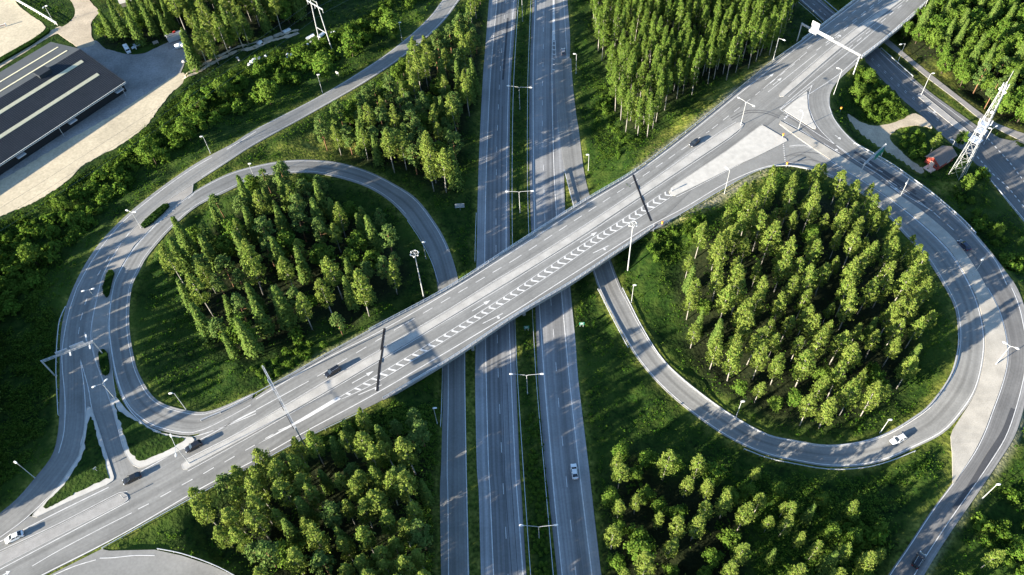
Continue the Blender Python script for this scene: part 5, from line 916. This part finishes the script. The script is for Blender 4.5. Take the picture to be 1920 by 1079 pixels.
for i, (a, b, m_, lb) in enumerate((((575, 75), (589, 67), 'whitesheet', 'long white beam lying left of the pylon legs'), ((598, 71), (607, 64), 'whitesheet', 'short white beam lying between the pylon legs'), ((484, 84), (490, 79), 'steel', 'first grey pipe bundle beside the forest track'), ((495, 78), (511, 71), 'wood', 'second long grey timber stack beside the forest track'), ((514, 70), (529, 64), 'wood', 'third timber stack beside the forest track'), ((531, 62), (544, 56), 'steel', 'last grey timber stack beside the forest track by the wood'))):
    p, q = G(*a), G(*b); t = thing('timber_stack', lb, 'timber stack', p, 0, 'beams and timber stacks by the forest track')
    d = q-p; s_ = np.array([-d[1], d[0], 0]); s_ /= np.linalg.norm(s_)
    for k in range(4): MB().tube([s_*(-.6+.4*k)+[0, 0, .25], d+s_*(-.6+.4*k)+[0, 0, .25]], .22, 7).build('log', M[m_], t)
    for k in range(3): MB().tube([s_*(-.4+.4*k)+[0, 0, .6], d+s_*(-.4+.4*k)+[0, 0, .6]], .2, 7).build('log', M[m_], t)

# ------------------------------------------------------------------ trees, bushes, hedges
def leaves(cs, rad, n, size, out=None, flat=0., seed=0):
    """quads scattered in clumps: cs centres, rad clump radius, n per clump"""
    g = np.random.default_rng(seed); cs = np.asarray(cs, float); m = len(cs); rad = np.broadcast_to(rad, (m,))
    p = np.repeat(cs, n, 0)+g.normal(0, .5, (m*n, 3))*np.repeat(rad, n)[:, None]*[1, 1, .8]
    nrm = g.normal(0, 1, (m*n, 3)); c0 = out if out is not None else cs.mean(0)
    o = p-c0; o /= np.linalg.norm(o, axis=1)[:, None]+1e-6; nrm = nrm/np.linalg.norm(nrm, axis=1)[:, None]*.7+o*1.0; nrm[:, 2] += flat; nrm /= np.linalg.norm(nrm, axis=1)[:, None]
    a = np.cross(nrm, g.normal(0, 1, (m*n, 3))); a /= np.linalg.norm(a, axis=1)[:, None]; b = np.cross(nrm, a); s_ = size*g.uniform(.6, 1.25, (m*n, 1))
    return np.stack([p+a*s_, p+b*s_*.62, p-a*s_, p-b*s_*.62], 1)
def leafmesh(name, quads, m):
    me = bpy.data.meshes.new(name); n = len(quads); me.vertices.add(n*4); me.vertices.foreach_set('co', quads.astype(np.float32).ravel()); me.loops.add(n*4); me.loops.foreach_set('vertex_index', np.arange(n*4, dtype=np.int32))
    me.polygons.add(n); me.polygons.foreach_set('loop_start', np.arange(0, n*4, 4, dtype=np.int32)); me.polygons.foreach_set('loop_total', np.full(n, 4, np.int32)); me.update(); me.materials.append(m); return me
VAR = {}
def variant(sp, sd):
    g = random.Random(sd*31+len(sp)); ng = np.random.default_rng(sd*17+len(sp)*5); tr = MB()
    if sp in ('birch', 'aspen'):
        h = 17. if sp == 'birch' else 20.; cb = h*(.28+.22*g.random()); rm = (2.15 if sp == 'birch' else 2.0)*g.uniform(.9, 1.12); dx, dy = g.uniform(-.5, .5), g.uniform(-.5, .5)
        ax_ = lambda z: np.array([dx*(z/h)**2, dy*(z/h)**2, z]); tr.tube([ax_(z) for z in np.linspace(-.4, h*.95, 7)], np.linspace(.19, .03, 7), 6); cs, rd = [], []
        for k in range(96):
            t = (k+.5)/96; z = cb+(h-cb)*t; r_ = rm*((math.sin(math.pi*min(1, .16+t*.84)**.8)**.75) if sp == 'birch' else (1.02-t)**.8*min(1, .5+t*3))*math.sqrt(g.uniform(.12, 1)); a = g.uniform(0, 6.283); cs.append(ax_(z)+[r_*math.cos(a), r_*math.sin(a), g.uniform(-.4, .4)-r_*.12]); rd.append(.42+.26*(1-t))
            if k % 8 == 0: tr.tube([ax_(z-r_*.7), cs[-1]], [.06, .02], 4, cap=False)
        q = leaves(cs, np.array(rd), 20, .27, ax_(cb+(h-cb)*.4), 0, sd); return tr.mesh('trunk', M['bark'], True), leafmesh('crown', q, M['birchleaf' if sp == 'birch' else 'aspenleaf']), h
    if sp == 'spruce':
        h = 15.*g.uniform(.85, 1.1); tr.tube([(0, 0, -.4), (0, 0, h*.5), (0, 0, h*.97)], [.24, .14, .02], 6); qs = []; z = h*.10; rm = 2.5*g.uniform(.85, 1.15)
        while z < h*.985:
            t = z/h; r_ = rm*(1-t)**.85+.15; nb = max(5, int(9*(1-t))+4); a0 = g.uniform(0, 6)
            for k in range(nb):
                a = a0+6.283*k/nb+g.uniform(-.2, .2); L_ = r_*g.uniform(.7, 1.12); cs = [(L_*f*math.cos(a), L_*f*math.sin(a), z-L_*f*.33+g.uniform(-.1, .1)) for f in (.35, .65, .95)]; qs.append(leaves(cs, .36, 5, .32, np.array([0, 0, z-1.]), .5, g.randrange(10**6)))
            z += .62*(1-t*.35)
        return tr.mesh('trunk', M['darkbark'], True), leafmesh('crown', np.concatenate(qs), M['spruceleaf']), h
    if sp == 'pine':
        h = 13.*g.uniform(.9, 1.15); cb = h*.42; lean = g.uniform(-.6, .6); tr.tube([(0, 0, -.4), (lean*.3, 0, h*.5), (lean, .1, h*.94)], [.22, .16, .04], 7); cs, rd = [], []
        for k in range(34):
            t = g.random(); z = cb+(h-cb)*t; r_ = 2.4*(math.sin(math.pi*(.22+.73*t)))*math.sqrt(g.uniform(.15, 1)); a = g.uniform(0, 6.283); cs.append((lean*z/h+r_*math.cos(a), r_*math.sin(a), z)); rd.append(.72)
            if k % 4 == 0: tr.tube([(lean*z/h, 0, z-.5), cs[-1]], [.07, .02], 4, cap=False)
        return tr.mesh('trunk', M['pinebark'], True), leafmesh('crown', leaves(cs, np.array(rd), 34, .32, np.array([0, 0, cb]), .2, sd), M['pineleaf']), h
    if sp == 'broadleaf':
        h = 9.5*g.uniform(.9, 1.1); rm = 2.9*g.uniform(.85, 1.15); tr.tube([(0, 0, -.4), (0, 0, h*.35), (.1, .1, h*.75)], [.24, .18, .05], 7); cs, rd = [], []
        for k in range(75):
            v = ng.normal(0, 1, 3); v /= np.linalg.norm(v); f = g.uniform(.55, 1.0); lob = 1+.22*math.sin(3*math.atan2(v[1], v[0])+sd)+.15*math.sin(5*v[2]+sd); cs.append((v[0]*rm*f*lob, v[1]*rm*f*lob, h*.56+v[2]*h*.42*f)); rd.append(.8)
            if k % 9 == 0: tr.tube([(0, 0, h*.4), cs[-1]], [.08, .02], 4, cap=False)
        return tr.mesh('trunk', M['darkbark'], True), leafmesh('crown', leaves(cs, np.array(rd), 26, .34, np.array([0, 0, h*.45]), 0, sd), M['broadleaf']), h
    h = 3.6*g.uniform(.8, 1.2); cs, rd = [], []                     # bush
    for l in range(g.randint(3, 5)):
        ox, oy, hh, rr = g.uniform(-1.2, 1.2), g.uniform(-1.2, 1.2), h*g.uniform(.6, 1.), g.uniform(.9, 1.35)
        for k in range(11): v = ng.normal(0, 1, 3); v /= np.linalg.norm(v); v[2] = abs(v[2]); f = g.uniform(.5, 1.15); cs.append((ox+v[0]*rr*f, oy+v[1]*rr*f, .25+v[2]*hh*.9*f)); rd.append(g.uniform(.35, .85))
    return None, leafmesh('bush', leaves(cs, np.array(rd), 20, .32, np.array([0, 0, .2]), 0, sd), M['bushleaf']), h
NV = {'birch': 12, 'aspen': 6, 'spruce': 7, 'pine': 7, 'broadleaf': 8, 'bush': 8}
CATS = {'birch': ('birch_tree', 'birch tree'), 'aspen': ('aspen_tree', 'aspen tree'), 'spruce': ('spruce_tree', 'spruce tree'), 'pine': ('pine_tree', 'pine tree'), 'broadleaf': ('leafy_tree', 'leafy tree'), 'bush': ('bush', 'bush')}
LOOK = {'birch': 'yellow-green birch', 'aspen': 'slim aspen', 'spruce': 'dark pointed spruce', 'pine': 'olive-green pine', 'broadleaf': 'round leafy tree', 'bush': 'leafy green bush'}
yard = np.zeros((ny, nx), bool)
for px in ([(-60, -60), (15, -60), (30, 4), (84, 50), (72, 66), (0, 110)], [(-60, 170), (0, 132), (112, 63), (150, 92), (178, 82), (168, 40), (186, 22), (150, -20), (120, -30), (138, 36), (105, 50), (0, 115)], [(145, 90), (178, 76), (260, 102), (330, 72), (352, 98), (344, 156), (302, 202), (228, 274), (122, 345), (0, 410), (-80, 445), (-60, 150), (100, 60)]): yard |= inpoly(XX, YY, UA(px, ZY))
SEEN = {}; PLACED = []; FARW = []; COUNT = {}; LABELN = {}
def plant(sp, b, s_, label, group):
    v = random.randrange(NV[sp]); key = (sp, v)
    if key not in VAR: VAR[key] = variant(sp, v+1)
    tr, cr, h = VAR[key]; nm, ct = CATS[sp]; a = random.uniform(0, 6.283); COUNT[sp] = COUNT.get(sp, 0)+1
    if tr is None:
        o = bpy.data.objects.new(nm, cr); COL.objects.link(o); o.location = tuple(b); o.rotation_euler = (0, 0, a); o.scale = (s_*random.uniform(.85, 1.15),)*2+(s_,); return tag(o, label, ct, group)
    t = thing(nm, label, ct, b, a, group); t.scale = (s_*random.uniform(.92, 1.1),)*2+(s_,); t.rotation_euler = (random.gauss(0, .025), random.gauss(0, .025), a)
    for nm2, me2 in (('trunk', tr), ('crown', cr)): o = bpy.data.objects.new(nm2, me2); COL.objects.link(o); o.parent = t
    return t
HS = {'birch': 17, 'aspen': 20, 'spruce': 15, 'pine': 13, 'broadleaf': 9.5, 'bush': 3}
def nearfree(b, r_):
    i, j = int(round((b[0]-GX[0])/1.1)), int(round((b[1]-GY[0])/1.1)); k = max(1, int(round(r_/1.1)))
    return 0 <= i < nx and 0 <= j < ny and not (roadmask | yard)[max(0, j-k):j+k+1, max(0, i-k):i+k+1].any()
def describe(sp, s_, x, y, zone, where):
    p = ZN[zone]; xs, ys = [a[0] for a in p], [a[1] for a in p]; fx = (x-max(0, min(xs)))/(min(1920, max(xs))-max(0, min(xs))); fy = (y-max(0, min(ys)))/(min(1079, max(ys))-max(0, min(ys)))
    col = ('far left', 'left', 'middle', 'right', 'far right')[min(4, max(0, int(fx*5)))]; row = ('top', 'upper', 'central', 'lower', 'bottom')[min(4, max(0, int(fy*5)))]
    sz = 'small' if s_ < .86 else 'tall' if s_ > 1.05 else 'mid-height'
    return f'{sz} {LOOK[sp]}, {row} {col} in {where}'.replace('central middle', 'centre')
def scatter(zone, mix, space, where, nmax=999, smin=.75, smax=1.15, clear=1.2, poly=None):
    p = poly or ZN[zone]; xs, ys = [a[0] for a in p], [a[1] for a in p]; sps, ws = list(mix), list(mix.values()); n = 0; miss = 0
    while miss < 400 and n < nmax:
        x, y = random.uniform(min(xs), max(xs)), random.uniform(min(ys), max(ys)); miss += 1
        if not inpoly(np.array([x]), np.array([y]), p)[0]: continue
        if random.random() > ((300+y)/1400)**-1*.28+.2: pass
        sp = random.choices(sps, ws)[0]; s_ = random.uniform(smin, smax); b = G(x, y, HS[sp]*s_*.62)
        if not nearfree(b, clear*(1 if sp == 'bush' else 1.5)): continue
        if any((b[0]-q[0])**2+(b[1]-q[1])**2 < (space*(.75 if sp == 'bush' else 1)*q[2])**2 for q in PLACED[-1500:]): continue
        PLACED.append((b[0], b[1], 1.)); miss = 0; n += 1; top = P(b+[0, 0, HS[sp]*s_])
        if top[0] < -25 or top[0] > 1945 or top[1] > 1095 or (P(b)[1] < -12): FARW.append((sp, b, s_)); continue
        plant(sp, b, s_, describe(sp, s_, x, y, zone, where), where)
def single(sp, x, y, s_, label, group='single trees and bushes on the verges', sky=.62):
    b = G(x, y, HS[sp]*s_*sky); PLACED.append((b[0], b[1], 1.)); return plant(sp, b, s_, label, group)
PLACE_TREES = True
# hand-placed trees that stand out in the photograph: crown centres
for a in (('broadleaf', 697, 485, .95, 'bright green round tree standing alone near the ring mast'), ('birch', 628, 440, .85, 'slim pale birch standing at the right side of the left loop wood'), ('pine', 740, 487, .75, 'small olive pine just right of the bright round tree'), ('pine', 634, 605, .85, 'olive pine standing alone near the bridge road, lower right of the left loop'), ('bush', 553, 628, 1.5, 'tall narrow bush on the slope above the bridge road'), ('bush', 588, 560, 1.2, 'small bush in the dark clearing of the left loop'),
          ('birch', 1755, 265, .62, 'yellow-green young birch left of the red shed roof'), ('broadleaf', 1805, 258, .72, 'round bright tree behind the shed beside the lattice tower'), ('broadleaf', 1815, 340, .78, 'round green tree at the foot of the lattice tower'), ('bush', 1846, 320, 1.3, 'bush on the slope right of the lattice tower foot'), ('broadleaf', 1874, 430, .62, 'broad green bush-like tree beside the right outer ramp'), ('bush', 1838, 420, 1.3, 'low bush beside the right outer ramp'), ('bush', 1905, 490, 1.5, 'bush at the right margin by the yellow sign'),
          ('birch', 385, 960, .95, 'big pale birch at the left tip of the lower wood beside the main road'), ('birch', 440, 935, .85, 'second pale birch at the left tip of the lower wood'), ('birch', 1625, 1055, .8, 'yellow birch at the bottom edge left of the black car'), ('broadleaf', 1370, 1010, .8, 'bright green round tree in the lower right wood'), ('birch', 1865, 1045, .72, 'yellow-green birch in the lower right corner'), ('bush', 1850, 980, 1.4, 'round bush on the lower right verge'), ('birch', 1484, 955, .72, 'young birch alone in the dark clearing of the lower right'), ('birch', 1473, 985, .72, 'second young birch in the dark clearing of the lower right'), ('broadleaf', 1598, 965, .62, 'leafy young tree on the slope beside the right outer ramp'), ('bush', 1640, 1000, 1.6, 'upper round bush beside the right outer ramp'), ('bush', 1615, 1000, 1.4, 'left round bush beside the right outer ramp'), ('bush', 1596, 995, 1.3, 'small bush on the slope beside the right outer ramp'), ('spruce', 1560, 1050, .8, 'pale green young spruce at the bottom edge of the clearing'),
          ('broadleaf', 1610, 165, .72, 'green tree just below the end of the short bridge'), ('broadleaf', 1632, 140, .66, 'taller green tree beside the abutment of the short bridge'), ('broadleaf', 1625, 190, .6, 'dark green tree in the shrubs inside the slip road'), ('broadleaf', 1180, 190, .75, 'bright bushy tree at the lower tip of the upper birch wood'), ('pine', 740, 800, .7, 'dark pine in the shade just below the bridge road'), ('birch', 1210, 190, .8, 'pale two-stemmed birch at the lower tip of the upper wood'), ('birch', 1195, 205, .85, 'pale birch with white trunk at the very tip of the upper wood')):
    single(*a)
for b in (('broadleaf', 1490, 745, .75), ('broadleaf', 1390, 725, .7), ('broadleaf', 1455, 755, .72), ('broadleaf', 1545, 700, .72), ('broadleaf', 1600, 670, .7), ('broadleaf', 1640, 690, .66)): single(*b, f'bright leafy tree on the lower margin of the right loop wood near x {""}'.replace(' near x ', '')) if False else single(b[0], b[1], b[2], b[3], 'round green leafy tree on the lower margin of the right loop wood', 'leafy trees on the lower margin of the right loop wood')
for k in range(7): single('broadleaf', 1128+random.uniform(-10, 12)+k*6, 25+k*24, random.uniform(.6, .85), 'bushy green tree on the left margin of the upper birch wood', 'leafy trees on the left margin of the upper wood')
scatter('loopR', {'birch': .95, 'broadleaf': .03, 'spruce': .02}, 4.7, 'the right loop wood', 170, .62, 1.16)
scatter('topmid', {'aspen': .93, 'broadleaf': .07}, 3.3, 'the upper middle wood', 330, .74, 1.02)
scatter('loopL', {'spruce': .34, 'pine': .36, 'birch': .22, 'broadleaf': .08}, 5.0, 'the left loop wood', 110, .78, 1.28)
scatter('upmid', {'pine': .36, 'birch': .36, 'spruce': .14, 'broadleaf': .14}, 3.9, 'the wood beside the upper motorway', 130, .78, 1.2)
scatter('topleft', {'spruce': .42, 'birch': .34, 'broadleaf': .24}, 4.0, 'the wood behind the gravel yard', 110, .8, 1.2)
scatter('botleft', {'birch': .70, 'pine': .14, 'spruce': .12, 'broadleaf': .04}, 3.9, 'the lower left wood', 290, .82, 1.18)
scatter('botright', {'birch': .66, 'broadleaf': .34}, 4.1, 'the lower right wood', 170, .6, .98)
scatter('rbot', {'broadleaf': .5, 'bush': .5}, 5.2, 'the lower right corner thicket', 26, .5, .9)
scatter('topright', {'broadleaf': .62, 'spruce': .28, 'pine': .10}, 3.6, 'the wood in the upper right corner', 150, .72, 1.15)
scatter('slip', {'bush': 1}, 2.6, 'the shrubs inside the slip road', 34, .45, .8, .6)
scatter('belt', {'bush': .92, 'broadleaf': .08}, 3.0, 'the willow belt beside the left ramp', 235, .45, 1.5, 1.0)
scatter('leftdark', {'spruce': .6, 'pine': .4}, 4.2, 'the dark wood at the left margin', 420, .9, 1.3)
for poly, w_, nm in (([(1700, 330), (1760, 345), (1800, 390), (1850, 450), (1900, 520), (1910, 500), (1880, 420), (1840, 360), (1800, 340)], 3.6, 'the bushes below the tower'), ([(1700, 240), (1740, 250), (1740, 285), (1715, 290), (1690, 265)], 3.4, 'the lawn above the shed'), ([(470, 690), (560, 640), (640, 640), (690, 620), (600, 660), (500, 715)], 3.6, 'the left loop bank scrub'), ([(1205, 440), (1260, 425), (1330, 395), (1300, 440), (1260, 480), (1220, 480)], 3.2, 'the right loop bank scrub'), ([(1130, 130), (1170, 200), (1190, 240), (1160, 290), (1120, 200)], 4.2, 'the scrub below the upper birch wood'), ([(560, 820), (640, 790), (700, 775), (650, 830)], 3.4, 'the scrub below the bridge road')):
    ZN['tmp'] = poly; scatter('tmp', {'bush': 1}, w_, nm, 14, .4, .85, .8)
for b in ((1415, 890), (1425, 940), (1500, 1010), (1530, 1030), (1520, 960), (1450, 1040), (1580, 1035), (1655, 985)): single(random.choice(['birch', 'broadleaf', 'spruce']), b[0], b[1], random.uniform(.5, .75), 'young tree standing in the dark clearing of the lower right', 'young trees in the lower right clearing')
ZN['tmp'] = [(1415, 905), (1560, 920), (1660, 960), (1650, 1075), (1420, 1090)]; scatter('tmp', {'birch': .7, 'broadleaf': .3}, 5.5, 'the lower right clearing', 24, .5, .85)
ZN['tmp'] = [(1420, 1125), (1640, 1125), (1600, 1320), (1420, 1320)]; scatter('tmp', {'birch': .6, 'spruce': .4}, 4.6, 'woods below the frame', 60, .8, 1.1)
# woods beyond the picture frame, one mass
fq = []; ft = []
for sp, b, s_ in FARW:
    v = random.randrange(NV[sp]); key = (sp, v)
    if key not in VAR: VAR[key] = variant(sp, v+1)
    me2 = VAR[key][1]; co = np.zeros(len(me2.vertices)*3, np.float32); me2.vertices.foreach_get('co', co); fq.append((co.reshape(-1, 4, 3)*s_+np.array(b, np.float32)))
if fq: o = bpy.data.objects.new('woods_beyond', leafmesh('woods_beyond', np.concatenate(fq), M['spruceleaf'])); COL.objects.link(o); o['kind'] = 'stuff'
# hedge planters on the left median, hedge by the arena
def hedge(px, z, h, label, m='hedgeleaf', dens=7., base=None):
    w_ = UA(px, z); mn, mx = w_.min(0), w_.max(0); cs = []; n = int((mx[0]-mn[0])*(mx[1]-mn[1])*dens)
    xs, ys = rng.uniform(mn[0], mx[0], n), rng.uniform(mn[1], mx[1], n); k = inpoly(xs, ys, w_)
    q = leaves(np.stack([xs[k], ys[k], z+rng.uniform(.1, h, k.sum())], 1), .25, 5, .22, None, .5, 3); c0 = w_.mean(0); c0[2] = z
    lm = leafmesh('foliage', q-c0, M[m]); t = thing('hedge', label, 'hedge', c0, 0, 'clipped hedges'); o = bpy.data.objects.new('foliage', lm); COL.objects.link(o); o.parent = t
    MB().slab([(a[0]-c0[0], a[1]-c0[1]) for a in w_], -.1, h*.72).build('hedge_core', M[m], t); return t
hedge([(265, 424), (270, 418), (290, 399), (307, 385), (316, 384), (318, 388), (305, 402), (285, 420), (271, 429)], ZU+.13, 1.0, 'upper clipped hedge planter on the left median'); hedge([(195, 553), (194, 540), (200, 520), (205, 509), (212, 508), (215, 513), (210, 530), (205, 553), (200, 559)], ZU+.13, 1.0, 'middle clipped hedge planter on the left median')
hedge([(186, 664), (189, 658), (197, 657), (202, 663), (206, 690), (205, 700), (198, 705), (193, 702), (188, 685)], ZU+.13, 1.0, 'lower clipped hedge planter on the left median under the gantry'); hedge([(-20, 122), (0, 112), (60, 78), (90, 58), (95, 58), (92, 63), (60, 85), (0, 120), (-20, 132)], ZY, 1.2, 'long dark hedge along the lower edge of the riding arena', dens=3.)
# planted shrubs in the motorway median
sm = VAR[('bush', 0)][1] if ('bush', 0) in VAR else variant('bush', 1)[1]
for k in range(140):
    y = random.uniform(775, 1085); f = (y-775)/310; x = random.uniform(988+13*f, 1012+26*f); b = U(x, y, 0); b[2] = float(zt(b[0], b[1]))
    o = bpy.data.objects.new('median_shrub', sm); COL.objects.link(o); o.location = tuple(b); o.rotation_euler = (0, 0, random.uniform(0, 6)); o.scale = (random.uniform(.22, .32),)*3; tag(o, 'low round shrub planted in the dark lower motorway median', 'shrub', 'planted shrubs in the motorway median')
# grass tufts and weeds over the open ground
n = 330000; xs = rng.uniform(-235, 235, n); ys = rng.uniform(50, 365, n); sc = (xs-0)*0
i = np.clip(np.round((xs-GX[0])/1.1).astype(int), 0, nx-1); j = np.clip(np.round((ys-GY[0])/1.1).astype(int), 0, ny-1); dens = blur(rng.standard_normal((ny, nx)), 14); dens = dens/dens.std()
bad = roadmask | yard; keep = ~bad[j, i] & ~bad[np.clip(j+1, 0, ny-1), i] & ~bad[j, np.clip(i+1, 0, nx-1)] & ~bad[np.clip(j-1, 0, ny-1), i] & ~bad[j, np.clip(i-1, 0, nx-1)] & (rng.random(n) < np.clip(.34+.26*dens[j, i], .04, .95)*(1-.75*cover[j, i, 1])*(1-.6*cover[j, i, 0]))
xs, ys = xs[keep], ys[keep]; kb = rng.random(len(xs)) < .13; q = np.concatenate([leaves(np.stack([xs, ys, zt(xs, ys)+.14], 1), .28, 2, .24, np.array([0, 0, -4000.]), .0, 5), leaves(np.stack([xs, ys, zt(xs, ys)+.35], 1)[kb], .6, 9, .26, np.array([0, 0, -4000.]), .0, 6)])
sq = []
for zn, cnt, hmax in (('belt', 5200, 2.4), ('slip', 420, 1.6), ('lefts', 2200, 1.5), ('tip', 260, 1.6), ('low', 900, 1.1), ('lowr', 700, 1.3), ('scr', 260, 1.5)):
    pz = ZN.get(zn) or {'lefts': [(-60, 600), (20, 590), (100, 540), (110, 600), (98, 700), (100, 790), (60, 880), (0, 940), (-60, 990)], 'tip': [(1120, 130), (1160, 200), (1225, 225), (1190, 300), (1130, 330), (1110, 220)], 'low': [(560, 815), (720, 760), (825, 750), (820, 1079), (760, 1079), (740, 900), (640, 810)], 'lowr': [(1420, 880), (1640, 900), (1750, 850), (1700, 960), (1640, 1079), (1420, 1079)], 'scr': [(1205, 440), (1330, 395), (1290, 470), (1230, 520), (1195, 480)]}[zn]
    wp = UA(pz, 4.5); m0, m1 = wp.min(0), wp.max(0); xs_, ys_ = rng.uniform(m0[0], m1[0], cnt*4), rng.uniform(m0[1], m1[1], cnt*4); k_ = inpoly(xs_, ys_, wp); xs_, ys_ = xs_[k_], ys_[k_]
    i_ = np.clip(np.round((xs_-GX[0])/1.1).astype(int), 1, nx-2); j_ = np.clip(np.round((ys_-GY[0])/1.1).astype(int), 1, ny-2); k_ = ~(bad[j_, i_] | bad[j_+1, i_] | bad[j_-1, i_] | bad[j_, i_+1] | bad[j_, i_-1]) & (dens[j_, i_]+rng.normal(0, .5, len(i_)) > -.6); xs_, ys_ = xs_[k_][:cnt], ys_[k_][:cnt]
    hh_ = hmax*rng.uniform(.15, 1, len(xs_))**1.5; sq.append(leaves(np.stack([xs_, ys_, zt(xs_, ys_)+hh_*.5], 1), .5+hh_*.45, 14, .28, np.array([0, 0, -300.]), .1, 9))
o = bpy.data.objects.new('scrub', leafmesh('scrub', np.concatenate(sq), M['bushleaf'])); COL.objects.link(o); o['kind'] = 'stuff'
o = bpy.data.objects.new('undergrowth', leafmesh('undergrowth', q, M['tuft'])); COL.objects.link(o); o['kind'] = 'stuff'
print('TREES', COUNT, len(FARW), len(q))
